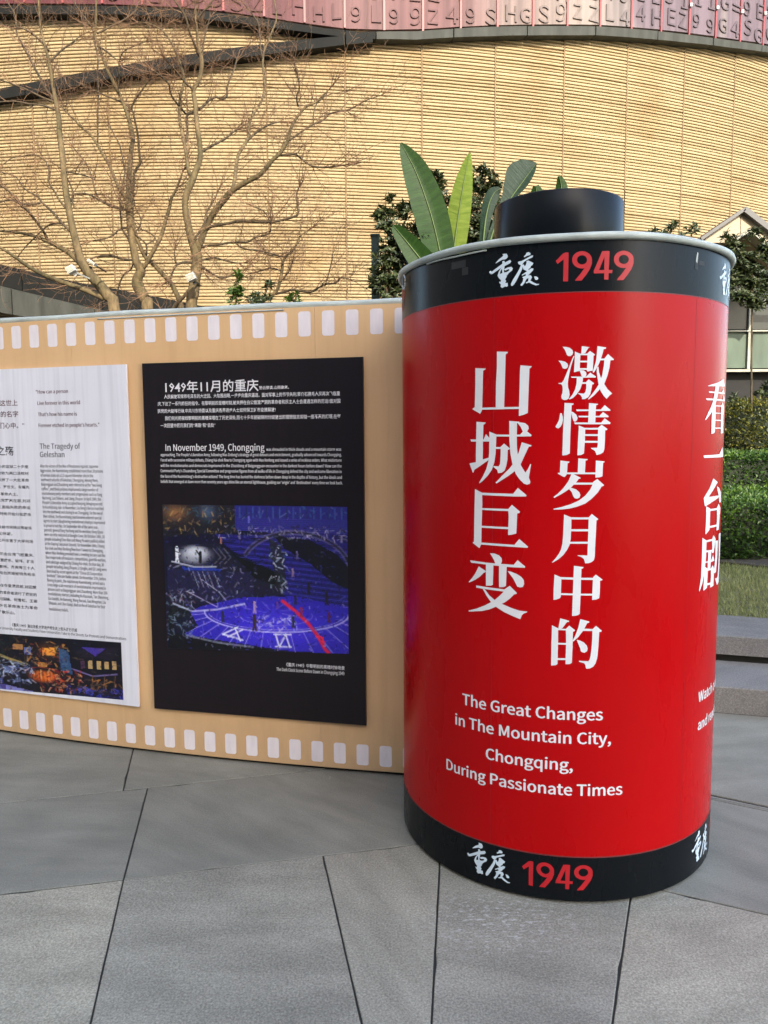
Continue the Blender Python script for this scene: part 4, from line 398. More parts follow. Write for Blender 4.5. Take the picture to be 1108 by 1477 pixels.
# ------------------------------------------------------------------ steps, lawn, planting
steps = bpy.data.objects.new('steps', None); COL.objects.link(steps); steps['kind'] = 'structure'
mb = MB(); mb.poly([(-6, -6, -.0045), (6, -6, -.0045), (6, 3.0, -.0045), (0.3, S1(0.3) - .01, -.0045), (-6, S1(-6) - .01, -.0045)]); mb.build('joint_fill', M['joint'], plaza)
def off_line(f, d): return lambda x: f(x) + d
def S2(x): return 4.660 - 0.31 * (x - 2.078) if x > 0.3 else 5.211 - 0.12 * (x - 0.3)
def S3(x): return 5.214 - 0.38 * (x - 2.316) if x > 0.3 else 5.98 - 0.12 * (x - 0.3)
xs = [-6, -4.6, -3.2, -1.9, -0.7, 0.3, 1.35, 2.9, 4.3, 5.7]
for k in range(len(xs) - 1):
    a, b = xs[k], xs[k + 1]
    slab([(a, S2(a) + 0.03), (b, S2(b) + 0.03), (b, S1(b)), (a, S1(a))], 0.150, 0.150, 0.005, M['step_stone'], steps, 'step_slab', 0.006)
    slab([(a, S3(a)), (b, S3(b)), (b, S2(b)), (a, S2(a))], 0.312, 0.118, 0.005, M['step_stone'], steps, 'step_slab', 0.006)
mb = MB()
mb.prism([(xs[0], S2(xs[0]) + 0.06, 0.0), (0.3, S2(0.3) + 0.06, 0), (xs[-1], S2(xs[-1]) + 0.06, 0.0), (xs[-1], S3(xs[-1]) + .2, 0.0), (0.3, S3(0.3) + .2, 0), (xs[0], S3(xs[0]) + .2, 0.0)], (0, 0, 0.1935))
mb.build('step_base', M['joint'], steps)
lawn = MB(); lawn.prism([(-30, 9, -.04), (-6, S3(-6), -.04), (0.3, S3(0.3), -.04), (5.7, S3(5.7), -.04), (30, -3, -.04), (30, 40, -.04), (-30, 40, -.04)], (0, 0, 0.345))
lawn.build('lawn', M['lawn_base'], kind='structure')
gb = MB(); rnd = random.Random(3)
for i in range(46000):
    x = rnd.uniform(2.0, 5.6); y0 = S3(x); y1 = 7.45 - 0.9 * (x - 3.2); y = rnd.uniform(y0 - 0.015, y1)
    if y > y1 or x > 0.62 * y + 0.6: continue
    if noise.noise(Vector((x * 2.2, y * 2.2, 0))) < -0.32 and rnd.random() < .6: continue
    h_ = rnd.uniform(.018, .045); a = rnd.uniform(0, 6.28); lx, ly = rnd.gauss(0, .014), rnd.gauss(0, .014); wd = .0035
    i0 = len(gb.v); gb.v += [(x - wd * math.cos(a), y - wd * math.sin(a), .303), (x + wd * math.cos(a), y + wd * math.sin(a), .303), (x + lx, y + ly, .303 + h_)]; gb.f.append((i0, i0 + 1, i0 + 2))
g = gb.build('grass', M['grass']); g['kind'] = 'stuff'; g['label'] = 'short patchy grass of the lawn above the steps'
bed = MB(); bed.prism([(1.5, 7.6, .2), (3.2, 7.36, .2), (5.7, 5.1, .2), (12, 2, .2), (12, 16, .2), (1.5, 16, .2)], (0, 0, 0.13)); bed.build('planting_bed', M['soil'], kind='structure')
bed2 = MB(); bed2.prism([(-12, 7.0, .2), (1.5, 6.4, .2), (1.5, 16, .2), (-12, 16, .2)], (0, 0, 0.125)); bed2.build('planting_bed', M['soil'], kind='structure')

# ------------------------------------------------------------------ the curved golden building
CX, CY, RW = -3.53, 37.84, 24.0
def wall_phi(px, py, off=0.0):
    """photo pixel -> (phi, z) on the curved wall (radius RW+off)"""
    d = ray(px, py); a = d.x ** 2 + d.y ** 2; b = -(d.x * CX + d.y * CY); c = CX * CX + CY * CY - (RW + off) ** 2
    s = (-b - math.sqrt(max(0.0, b * b - a * c))) / a
    return math.atan2(d.x * s - CX, -(d.y * s - CY)), EYE + d.z * s
def wpt(phi, r, z): return (CX + r * math.sin(phi), CY - r * math.cos(phi), z)
def curve_fn(px_pts, off=0.0):
    P = sorted(wall_phi(x, y, off) for x, y in px_pts); ph = [p[0] for p in P]; zz = [p[1] for p in P]
    return lambda q: float(np.interp(q, ph, zz))
bld = empty('curved_building', wpt(0, RW, 0), 'golden slatted curved building filling the background behind the film board', 'building')
top2 = curve_fn([(-250, 10), (-60, 8), (0, 8), (80, 8), (200, 10), (300, 16), (400, 30), (470, 41), (520, 46), (600, 45), (700, 39), (860, 38), (950, 45), (1050, 58), (1160, 76), (1300, 100)])
ph_s = wall_phi(608, 100)[0]; dph = 1.352 / RW
ROW = 0.0565
def clad(p0, p1, ztop):
    mb = MB(); n = 3; zz = 0.05; rr = random.Random(int(p0 * 1000))
    while zz < ztop:
        out = rr.uniform(0.0, 0.004); h_ = ROW * rr.uniform(0.72, 0.86) if rr.random() > .02 else ROW * .55; sag = rr.uniform(-.004, .004)
        prof = [(RW - 0.005, 0.0), (RW + 0.030 + out, 0.010), (RW + 0.034 + out, h_ * .6), (RW + 0.016, h_ + .006), (RW - 0.005, h_ + .012)]
        i0 = len(mb.v); K = len(prof)
        for i in range(n + 1):
            p = p0 + (p1 - p0) * i / n; dz = sag * (i / n) + .002 * math.sin(i * 2 + zz * 9)
            mb.v += [wpt(p, r, zz + q + dz) for r, q in prof]
        for i in range(n):
            for k in range(K - 1):
                a = i0 + i * K + k; mb.f.append((a, a + K, a + K + 1, a + 1))
        zz += ROW
    return mb
k0, k1 = -13, 11
for k in range(k0, k1):
    a = ph_s + dph * k; b = a + dph; zt = min(top2(a), top2(b)) - 0.03
    clad(a + 0.0006, b - 0.0006, zt).build('cladding_panel', M['gold'], bld)
mb = MB(); nn = 60; pa, pb = ph_s + dph * k0, ph_s + dph * k1
for i in range(nn):
    a = pa + (pb - pa) * i / nn; b = pa + (pb - pa) * (i + 1) / nn
    mb.poly([wpt(a, RW + .002, 0), wpt(b, RW + .002, 0), wpt(b, RW + .002, top2(b) + .05), wpt(a, RW + .002, top2(a) + .05)])
mb.build('wall_backing', M['gap'], bld)
for k in range(-5, k1):      # rusty cover strips on the seams
    if k in (-4, -2): continue
    a = ph_s + dph * k; mb = MB(); z0 = 0.1 if k % 3 else 3.2 + (k % 4); zt = top2(a) - .05
    v = [wpt(a - .0004, RW + .0, 0), wpt(a + .0004, RW + .0, 0), wpt(a + .0004, RW + .038, 0), wpt(a - .0004, RW + .038, 0)]
    mb.prism([(q[0], q[1], z0) for q in v], (0, 0, zt - z0)); mb.build('seam_strip', M['rust'], bld)
def band(tops, bots, off_t, depth, mat, name, p_from, p_to, panel=dph):
    """weathered fascia following the wall, one object per board"""
    ft, fb = curve_fn(tops, off_t), curve_fn(bots, off_t); p = p_from; i_ = 0
    while p < p_to - 1e-4:
        q = min(p + panel, p_to); mb = MB(); n = 4
        for i in range(n + 1):
            a = p + .0004 + (q - p - .0008) * i / n; wob = 0.012 * noise.noise(Vector((a * 40, 3.1, off_t)))
            mb.v += [wpt(a, RW + off_t, fb(a) + wob), wpt(a, RW + off_t + (i_ % 2) * .006, ft(a)), wpt(a, RW + off_t - depth, ft(a) + .02), wpt(a, RW + off_t - depth, fb(a))]
        for i in range(n):
            for k in range(4): A = i * 4 + k; B = i * 4 + (k + 1) % 4; mb.f.append((A, A + 4, B + 4, B))
        mb.f += [(0, 1, 2, 3), (n * 4 + 3, n * 4 + 2, n * 4 + 1, n * 4)]
        mb.build(name, mat, bld); p = q; i_ += 1
T2 = [(-250, 10), (-60, 8), (0, 8), (80, 8), (200, 10), (300, 16), (400, 30), (470, 41), (520, 46), (600, 45), (700, 39), (860, 38), (950, 45), (1050, 58), (1160, 76), (1300, 100)]
B2 = [(-250, 22), (-60, 21), (0, 20), (80, 20), (200, 22), (300, 28), (400, 41), (470, 50), (520, 56), (600, 57), (700, 52), (860, 51), (950, 57), (1050, 68), (1160, 84), (1300, 106)]
band(T2, B2, 0.22, 0.20, M['fascia'], 'fascia_board', pa, wall_phi(540, 46)[0])
band(T2, B2, 0.221, 0.20, M['fascia_grey'], 'fascia_board', wall_phi(540, 46)[0], pb)
band([(x, y - 4) for x, y in B2], [(x, y + 3) for x, y in B2], 0.13, 0.11, M['void'], 'fascia_shade_strip', wall_phi(470, 46)[0], pb)  # black strip standing in for the shadow below the fascia
band([(-250, 160), (-60, 139), (0, 128), (80, 112), (190, 92), (300, 74), (420, 59), (530, 49), (600, 46)], [(-250, 176), (-60, 154), (0, 143), (80, 129), (190, 108), (300, 90), (420, 74), (520, 62), (600, 58)], 0.24, 0.22, M['fascia'], 'fascia_board', pa, wall_phi(536, 50)[0])
band([(-250, 330), (-60, 366), (0, 381), (110, 407), (180, 419), (270, 437), (340, 452), (520, 485)], [(-250, 365), (-60, 400), (0, 414), (110, 440), (250, 472), (520, 520)], 0.62, 0.6, M['fascia'], 'lower_fascia', pa, wall_phi(420, 460)[0])
band([(-250, 362), (-60, 398), (0, 413), (110, 439), (250, 470), (520, 520)], [(-250, 410), (-60, 440), (0, 450), (40, 458), (110, 468), (250, 490), (520, 540)], 0.95, 0.3, M['fascia_grey'], 'lower_fascia', pa, wall_phi(360, 480)[0])
# printed translucent sheets above, with raised letters
def text_polys(s, h, bold=0.0):
    """outlines of a latin string at cap height h starting at x=0"""
    sc_ = h / 267.0; x = 0.0; out = []
    for ch in s:
        adv, sp = FONT.get(ch, FONT['?'])
        for q in sp: out.append([(x + a * sc_, b * sc_) for a, b in q])
        x += adv * sc_
    return out, x
def fill_curves(polys, bold=0.0):
    """closed outlines (with holes) -> triangles"""
    cu = bpy.data.curves.new('tmp', 'CURVE'); cu.dimensions = '2D'; cu.fill_mode = 'BOTH'; cu.offset = bold
    for P in polys:
        s = cu.splines.new('POLY'); s.points.add(len(P) - 1); s.use_cyclic_u = True
        for pt, (a, b) in zip(s.points, P): pt.co = (a, b, 0, 1)
    o = bpy.data.objects.new('tmp', cu); me = bpy.data.meshes.new_from_object(o)
    v = [tuple(q.co) for q in me.vertices]; f = [tuple(p.vertices) for p in me.polygons]
    bpy.data.meshes.remove(me); bpy.data.objects.remove(o); bpy.data.curves.remove(cu)
    return v, f
RS = RW + 0.10
rr = random.Random(11)
words = ['1949', 'S1949', 'HE', '=Z', '194', 'G9', '@=', '49S', '1E', 'L9']
for k in range(k0 * 2, k1 * 2):
    a = ph_s + dph * k / 2; b = a + dph / 2; mb = MB()
    zl, zr = top2(a) - .02, top2(b) - .02; zt = 13.0
    V0 = [wpt(a + .0004, RS, zl), wpt(b - .0004, RS, zr), wpt(b - .0004, RS, zt), wpt(a + .0004, RS, zt)]
    V1 = [wpt(a + .0004, RS - .05, zl), wpt(b - .0004, RS - .05, zr), wpt(b - .0004, RS - .05, zt), wpt(a + .0004, RS - .05, zt)]
    mb.v = V0 + V1; mb.f = [(0, 1, 2, 3), (7, 6, 5, 4), (0, 4, 5, 1), (1, 5, 6, 2), (2, 6, 7, 3), (3, 7, 4, 0)]
    sh = mb.build('facade_sheet', M['screen'], bld)
    mb = MB(); mb.prism([wpt(b - .0007, RS + .002, 0), wpt(b + .0007, RS + .002, 0), wpt(b + .0007, RS + .03, 0), wpt(b - .0007, RS + .03, 0)], (0, 0, 1))
    mb.v = [(x, y, (min(zl, zr) if z < .5 else zt)) for x, y, z in mb.v]; mb.build('seam_rib', M['screen_seam'], bld)
    for row in range(3):
      for col in range(2):
        s = rr.choice('1949194=ESZLH9G'); hgt = rr.uniform(.25, .31)
        polys, wd = text_polys(s, hgt); v, f = fill_curves(polys); lt = MB()
        z0 = min(zl, zr) + .09 + row * .40 + rr.uniform(-.03, .05); a0 = a + dph * (.05 + .24 * col) + rr.uniform(0, .002); slant = rr.choice((0, 0, .15, -.1))
        n_ = len(v)
        lt.v += [wpt(a0 + x / RS * 1.1, RS + .022, z0 + y + slant * x) for x, y, _ in v] + [wpt(a0 + x / RS * 1.1, RS + .001, z0 + y + slant * x) for x, y, _ in v]
        lt.f += [tuple(t) for t in f]; ed = {}
        for t in f:
            for q in range(len(t)):
                e = (t[q], t[(q + 1) % len(t)]); ke = (min(e), max(e)); ed[ke] = None if ke in ed else e
        lt.f += [(e[0], e[0] + n_, e[1] + n_, e[1]) for e in ed.values() if e]
        lt.build('raised_letter', M['screen_letter'], sh)
    st = MB(); q = wpt(b, RS + .05, min(zl, zr) + .62 + rr.uniform(-.1, .1)); st.box((q[0] - .022, q[1] - .02, q[2] - .03), (q[0] + .022, q[1] + .02, q[2] + .03)); st.build('stud_light', M['lamp_white'], bld)

# ------------------------------------------------------------------ glazed pavilion at the right
YG = 13.0
pav = empty('glazed_pavilion', at(1110, 640, YG), 'pavilion with cream gable and dark and green glazing at the right edge', 'building')
def gl(x0, y0, x1, y1, Y, mat, name, th=.04):
    a = at(x0, y1, Y); b = at(x1, y0, Y); mb = MB(); mb.box((a.x, Y, a.z), (b.x, Y + th, b.z)); return mb.build(name, mat, pav)
cols_x = [1030, 1083.5, 1138, 1192, 1246]
for i in range(len(cols_x) - 1):
    gl(cols_x[i] + 1, 350, cols_x[i + 1] - 1, 475, YG, M['glass_dark'], 'window_pane'); gl(cols_x[i] + 1, 478, cols_x[i + 1] - 1, 531, YG, M['glass_green'], 'window_pane')
for x in cols_x: gl(x - 1.6, 350, x + 1.6, 532, YG - .05, M['frame'], 'mullion', .12)
gl(1020, 475, 1260, 478.5, YG - .07, M['frame'], 'transom', .10)
gl(1020, 531.5, 1260, 536.5, YG - .12, M['frame'], 'sill', .2)
gl(1000, 536.5, 1270, 700, YG + .5, M['void'], 'undercroft', .05)  # black sheet, the deep shade below the sill put into its colour
gl(1000, 345, 1270, 352, YG - .02, M['dark_metal'], 'lintel', .6)
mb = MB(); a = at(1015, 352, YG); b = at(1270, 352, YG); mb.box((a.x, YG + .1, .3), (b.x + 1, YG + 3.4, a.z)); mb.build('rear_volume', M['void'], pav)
YF = 11.6
def A(x, y): return at(x, y, YF)
mb = MB(); mb.prism([A(1010, 350), A(1068, 308), A(1068, 340), A(1054, 350)], (0, .3, 0)); mb.build('gable_panel', M['gable'], pav)
mb = MB(); mb.prism([A(1069, 307), A(1175, 392), A(1130, 392), A(1071, 341), A(1069, 340)], (0, .3, 0)); mb.build('gable_panel', M['gable'], pav)
mb = MB(); mb.bar(A(1008, 347) + Vector((0, .25, 0)), A(1070.5, 304) + Vector((0, .25, 0)), .045, .7); mb.bar(A(1070.5, 304) + Vector((0, .25, 0)), A(1180, 389) + Vector((0, .25, 0)), .075, .7); mb.build('roof_edge', M['dark_metal'], pav)
mb = MB(); mb.bar(A(1052, 351) + Vector((0, -.1, 0)), A(1071, 337.5) + Vector((0, -.1, 0)), .035, .3); mb.bar(A(1071, 337.5) + Vector((0, -.1, 0)), A(1130, 389) + Vector((0, -.1, 0)), .035, .3); mb.build('inner_gable_frame', M['frame'], pav)
mb = MB(); mb.prism([A(1012, 351), A(1068, 310), A(1172, 391), A(1240, 391), A(1240, 400), A(1012, 400)], (0, .05, 0)); mb.v = [(x, y + .6, z) for x, y, z in mb.v]; mb.build('gable_recess', M['void'], pav)  # black sheet painted as the shadow behind the inner gable

# the office block behind the viewer that shades the plaza
off = empty('office_block', (0, -25, 0), 'grey office block across the plaza behind the viewer, casting the shade', 'building')
HS = 18.75
mb = MB(); mb.box((-42, -37, 0), (17, -25, HS)); mb.build('wall', M['office'], off)
wmb = MB(); wmb.box((-1.2, -.05, -1.1), (1.2, .05, 1.1)); wme = wmb.mesh('window', M['office_glass'])
for i in range(-9, 4):
    for j in range(5):
        o = bpy.data.objects.new('window', wme); COL.objects.link(o); o.parent = off; o.location = (i * 4.2, .03, 2.4 + j * 3.3)

lb = empty('left_sky_blocker', (-10.5, -12, 0), 'tall unseen block added left of the plaza to cut the skylight', 'building')  # added out of view to darken the left side of the can
mb = MB(); mb.box((-30, -24.5, 0), (-10.5, 9, 30)); mb.build('wall', M['office'], lb)
for i in range(5):
    for j in range(8):
        o = bpy.data.objects.new('window', wme); COL.objects.link(o); o.parent = lb; o.location = (.03, -9 + i * 4.4, 2.4 + j * 3.6); o.rotation_euler = (0, 0, math.pi / 2)

# ------------------------------------------------------------------ film can
CAN = Vector((0.672, 3.0127, 0)); R = 0.5978
can = empty('film_canister', CAN, 'giant red and black film canister standing at the end of the film board', 'display')
def cyl_pt(u, z, d=0.0):
    t = u / R; return (CAN.x + (R + d) * math.sin(t), CAN.y - (R + d) * math.cos(t), z)
def shell(name, z0, z1, r, mat, cap=False, cx=0.0, bev=0.0):
    mb = MB(); n = 160
    prof = [(r, z0), (r, z1)] if not bev else [(r - bev, z0), (r, z0 + bev), (r, z1 - bev), (r - bev * .3, z1 - bev * .3), (r - bev, z1)]
    K = len(prof)
    for i in range(n):
        a = 2 * math.pi * i / n
        for rr_, z in prof: mb.v.append((CAN.x + cx + rr_ * math.sin(a), CAN.y - rr_ * math.cos(a), z))
    for i in range(n):
        j = (i + 1) % n
        for k in range(K - 1): mb.f.append((i * K + k, j * K + k, j * K + k + 1, i * K + k + 1))
    me_sm = len(mb.f)
    if cap: mb.f.append(tuple(i * K + K - 1 for i in range(n)))
    o = mb.build(name, mat, can); o.data.polygons.foreach_set('use_smooth', [i < me_sm for i in range(len(mb.f))]); return o
shell('body', 0.155, 2.0, R - .0006, M['can_red'])
shell('bottom_band', 0.012, 0.1633, R, M['can_black'])
shell('foot_shade_skirt', 0.0, 0.03, R - .03, M['void'])  # black skirt added to draw the contact shadow at the can's foot
shell('foot_shade_disc', 0.0121, 0.0125, R - .001, M['void'], cap=True)  # black disc closing the painted shade gap from above
shell('top_band', 1.988, 2.142, R, M['can_black'])
shell('band_edge_line', 0.1630, 0.1672, R + .0002, M['thin_line'])
shell('band_edge_line', 1.9855, 1.9880, R + .0002, M['thin_line'])
shell('lid', 2.05, 2.140, R - .004, M['can_black'], cap=True)
shell('spool_cap', 2.13, 2.405, 0.239, M['cap'], cap=True, cx=-.007, bev=.006)
mb = MB(); n = 150
for i in range(n):
    a = 2 * math.pi * i / n; rj = .0122 + .0012 * noise.noise(Vector((math.cos(a) * 4, math.sin(a) * 4, 1)))
    for j in range(8):
        b = 2 * math.pi * j / 8; q = R + .005 + rj * math.cos(b); mb.v.append((CAN.x + q * math.sin(a), CAN.y - q * math.cos(a), 2.1520 + rj * math.sin(b) + .0015 * math.sin(a * 7)))
for i in range(n):
    for j in range(8): mb.f.append((i * 8 + j, ((i + 1) % n) * 8 + j, ((i + 1) % n) * 8 + (j + 1) % 8, i * 8 + (j + 1) % 8))
mb.build('rim_trim', M['rim'], can, smooth=True)
# loose strip of trim and latch at the left end of the rim
mb = MB(); mb.tube([cyl_pt(u, 2.134 + .001 * math.sin(u * 30), .006) for u in np.linspace(-.62, -.36, 12)], .003, 5); mb.build('loose_trim_strip', M['rim'], can)
mb = MB(); mb.tube([cyl_pt(-.80 + .02 * math.cos(t), 2.105 + .025 * math.sin(t), .012) for t in np.linspace(0, 6.2, 12)], .004, 5); mb.build('latch_ring', M['steel'], can)
def flat_on_can(v, f, d, name, mat, parent=can, label=None):
    """flat (u,z) triangles -> cut into narrow strips and bent onto the can"""
    bm = bmesh.new(); bv = [bm.verts.new((p[0], p[1], p[2] if len(p) > 2 else 0)) for p in v]
    for t in f:
        if len(set(t)) > 2:
            try: bm.faces.new([bv[i] for i in t])
            except ValueError: pass
    us = [p[0] for p in v]; u = math.ceil(min(us) / .02) * .02
    while u < max(us):
        bmesh.ops.bisect_plane(bm, geom=bm.verts[:] + bm.edges[:] + bm.faces[:], plane_co=(u, 0, 0), plane_no=(1, 0, 0)); u += .02
    for q in bm.verts: q.co = Vector(cyl_pt(q.co.x, q.co.y, d + q.co.z))
    me = bpy.data.meshes.new(name); bm.to_mesh(me); bm.free(); me.materials.append(mat); return link(name, me, parent, label=label)
def stroke_tris(polys, ox=0, oy=0, sx=1, sy=1, d0=0.0008):
    """each stroke its own shallow level so overlapping strokes never share a plane"""
    v, f = [], []
    for k, P in enumerate(polys):
        P3 = [Vector((ox + a * sx / 1e4, oy + b * sy / 1e4, 0)) for a, b in P]; i0 = len(v)
        v += [(p.x, p.y, k * .00004) for p in P3]; f += [tuple(i0 + q for q in t) for t in tessellate_polygon([P3])]
    return v, f
def on_can(polys, name, mat, ox=0, oy=0, sx=1, sy=1):
    v, f = stroke_tris(polys, ox, oy, sx, sy)
    bm = bmesh.new(); bv = [bm.verts.new(p) for p in v]
    for t in f:
        try: bm.faces.new([bv[i] for i in t])
        except ValueError: pass
    us = [p[0] for p in v]; u = math.ceil(min(us) / .02) * .02
    while u < max(us):
        bmesh.ops.bisect_plane(bm, geom=bm.verts[:] + bm.edges[:] + bm.faces[:], plane_co=(u, 0, 0), plane_no=(1, 0, 0)); u += .02
    for q in bm.verts: q.co = Vector(cyl_pt(q.co.x, q.co.y, .0008 + q.co.z))
    bmesh.ops.recalc_face_normals(bm, faces=bm.faces[:])
    me = bpy.data.meshes.new(name); bm.to_mesh(me); bm.free(); me.materials.append(mat); return link(name, me, can)
for ch, polys in DATA['chars'].items(): on_can(polys, 'large_character', M['white_print'])
for u in (-1.30, -.352, .495, 1.40): on_can(DATA['logo'], 'calligraphy_mark', M['logo_print'], u, 2.012, 1.0, .93)
for u in (-1.08, -.141, .72, 1.63): on_can(DATA['num'], 'year_digits', M['red_print'], u, 2.019, 1.0, .97)
for u in (-1.37, -.423, .432, 1.30): on_can(DATA['logo'], 'calligraphy_mark', M['logo_print'], u, .042, 1.0, 1.0)
for u in (-1.17, -.221, .63, 1.50): on_can(DATA['num'], 'year_digits', M['red_print'], u, .050, .97, .97)
for s, u0, u1, z, h_ in (('The Great Changes', -.447, .0324, .632, .039), ('in The Mountain City,', -.4805, .0622, .5525, .039), ('Chongqing,', -.3547, -.0603, .462, .039), ('During Passionate Times', -.523, .1047, .3775, .039), ('Watch a drama on stage', .4414, None, .634, .037), ('and read a city of history', .4435, None, .533, .037)):
    polys, wd = text_polys(s, h_); kx = 1.0 if u1 is None else (u1 - u0) / wd
    v, f = fill_curves([[(u0 + a * kx, z + b) for a, b in P] for P in polys]); V, Fc = [], []
    for q, (dx, dz) in enumerate(((-.0013, -.0004), (0, .0006), (.0013, -.0004), (0, -.0008))):
        i0 = len(V); V += [(p[0] + dx, p[1] + dz, q * .00005) for p in v]; Fc += [tuple(i0 + i for i in tt) for tt in f]
    flat_on_can(V, Fc, .0009, 'text_line', M['white_print'])
for u in (-.335, .352):      # overlaps of the vinyl wrap
    zs = np.linspace(.17, 1.98, 3); flat_on_can([(u, .17, 0), (u + .0016, .17, 0), (u + .0016, 1.984, 0), (u, 1.984, 0)], [(0, 1, 2, 3)], .0003, 'vinyl_seam', M['can_seam'])
# old tape marks below the rim, dotted divider by the lower year
for (u0, u1, z0, z1) in ((-.50, -.44, 2.095, 2.118), (-.455, -.43, 2.07, 2.094), (.335, .352, 2.07, 2.117), (.355, .385, 2.085, 2.10)):
    flat_on_can([(u0, z0, 0), (u1, z0, 0), (u1, z1, 0), (u0, z1, 0)], [(0, 1, 2, 3)], .0007, 'tape_mark', M['tape'])
flat_on_can([(.338, 2.095, 0), (.345, 2.090, 0), (.349, 2.122, 0), (.343, 2.124, 0)], [(0, 1, 2, 3)], .0011, 'paint_scrape', M['rim'])

# ------------------------------------------------------------------ film strip board
wa, wb, wc = 0.04079, -0.18337, 3.40363
def wy(x): return wa * x * x + wb * x + wc
def wnorm(x):
    s = 2 * wa * x + wb; return Vector((s, -1, 0)).normalized()
def wpos(x, z, d=0.0):
    n_ = wnorm(x); return Vector((x, wy(x), z)) + n_ * d
# arc length table from x=0
tx = np.linspace(-4.6, 0.6, 1041); ts = np.concatenate([[0], np.cumsum(np.hypot(np.diff(tx), np.diff(wa * tx * tx + wb * tx)))]); ts -= np.interp(0, tx, ts)
def xs_(s): return float(np.interp(s, ts, tx))
film = empty('film_strip_board', wpos(-1.4, 0), 'tan curved board printed like a strip of film, running left from the red can', 'display')
xe = np.linspace(-4.4, 0.14, 60)
def board_strip(x0, x1, z0, z1, d0, d1, name, mat, n=12):
    mb = MB(); X = np.linspace(x0, x1, n)
    for x in X:
        for d, z in ((d0, z0), (d0, z1), (d1, z1), (d1, z0)): mb.v.append(tuple(wpos(x, z, d)))
    for i in range(n - 1):
        for k in range(4): a = i * 4 + k; b = i * 4 + (k + 1) % 4; mb.f.append((a, a + 4, b + 4, b))
    mb.f += [(0, 1, 2, 3), tuple((n - 1) * 4 + k for k in (3, 2, 1, 0))]
    return mb.build(name, mat, film)
joints = [-4.4, -3.19, -1.98, -0.98 + .03, 0.14]
joints = [-4.4, -3.2, -2.0, -1.50, -0.30, 0.14]
for a, b in zip(joints[:-1], joints[1:]): board_strip(a + .0006, b - .0006, .018, 2.118, 0, -.05, 'board_panel', M['board'])
board_strip(-4.4, .14, .0, .0175, -.02, -.045, 'base_shade_strip', M['void'], 40)  # black strip painted as the thin shadow line under the board
mb = MB(); mb.tube([wpos(x, 2.128 + .002 * math.sin(x * 9), -.018) for x in np.linspace(-4.4, .12, 70)], .0165, 8); o = mb.build('top_trim', M['rim'], film, smooth=True)
mb = MB(); mb.tube([wpos(x, 2.110, .002) for x in np.linspace(-1.35, -.44, 20)], .003, 5); mb.build('loose_trim_strip', M['rim'], film)
def rrect(s0, z0, wd, ht, r, n=4):
    P = []
    for cx_, cz, a0 in ((s0 + wd - r, z0 + ht - r, 0), (s0 + r, z0 + ht - r, 90), (s0 + r, z0 + r, 180), (s0 + wd - r, z0 + r, 270)):
        for i in range(n + 1): a = math.radians(a0 + 90 * i / n); P.append((cx_ + r * math.cos(a), cz + r * math.sin(a)))
    return P
for sc0, z0 in ((-1.110, 1.991), (-1.189, .041)):
    for k in range(-30, 13):
        s = sc0 + .1082 * k
        if s < -4.6 or s > .17: continue
        mb = MB(); P = rrect(s - .0285, z0, .057, .109 if z0 > 1 else .099, .012); mb.poly([wpos(xs_(a), z, .0009) for a, z in P]); mb.build('sprocket_hole', M['hole'], film)

# ------------------------------------------------------------------ posters
CJK_CACHE = {}
def cjk_polys(s):
    """text in Blender's built-in face -> triangles"""
    cu = bpy.data.curves.new('tmp', 'FONT'); cu.body = s; cu.size = 1.0; cu.resolution_u = 1; cu.offset = .010
    o = bpy.data.objects.new('tmp', cu); me = bpy.data.meshes.new_from_object(o)
    v = [tuple(q.co) for q in me.vertices]; f = [tuple(p.vertices) for p in me.polygons]
    bpy.data.meshes.remove(me); bpy.data.objects.remove(o); bpy.data.curves.remove(cu); return v, f
def fill_in(v, f, u0, u1, zc, hh, full):
    xs2 = [p[0] for p in v]; a, b = min(xs2), max(xs2); k = (u1 - u0) / (b - a)
    if full: ys = [p[1] for p in v]; c0, c1 = min(ys), max(ys); ky = hh / (c1 - c0); m_ = (c0 + c1) / 2
    else: ky = k; m_ = .35
    return [(u0 + (p[0] - a) * k, zc + (p[1] - m_) * ky) for p in v]
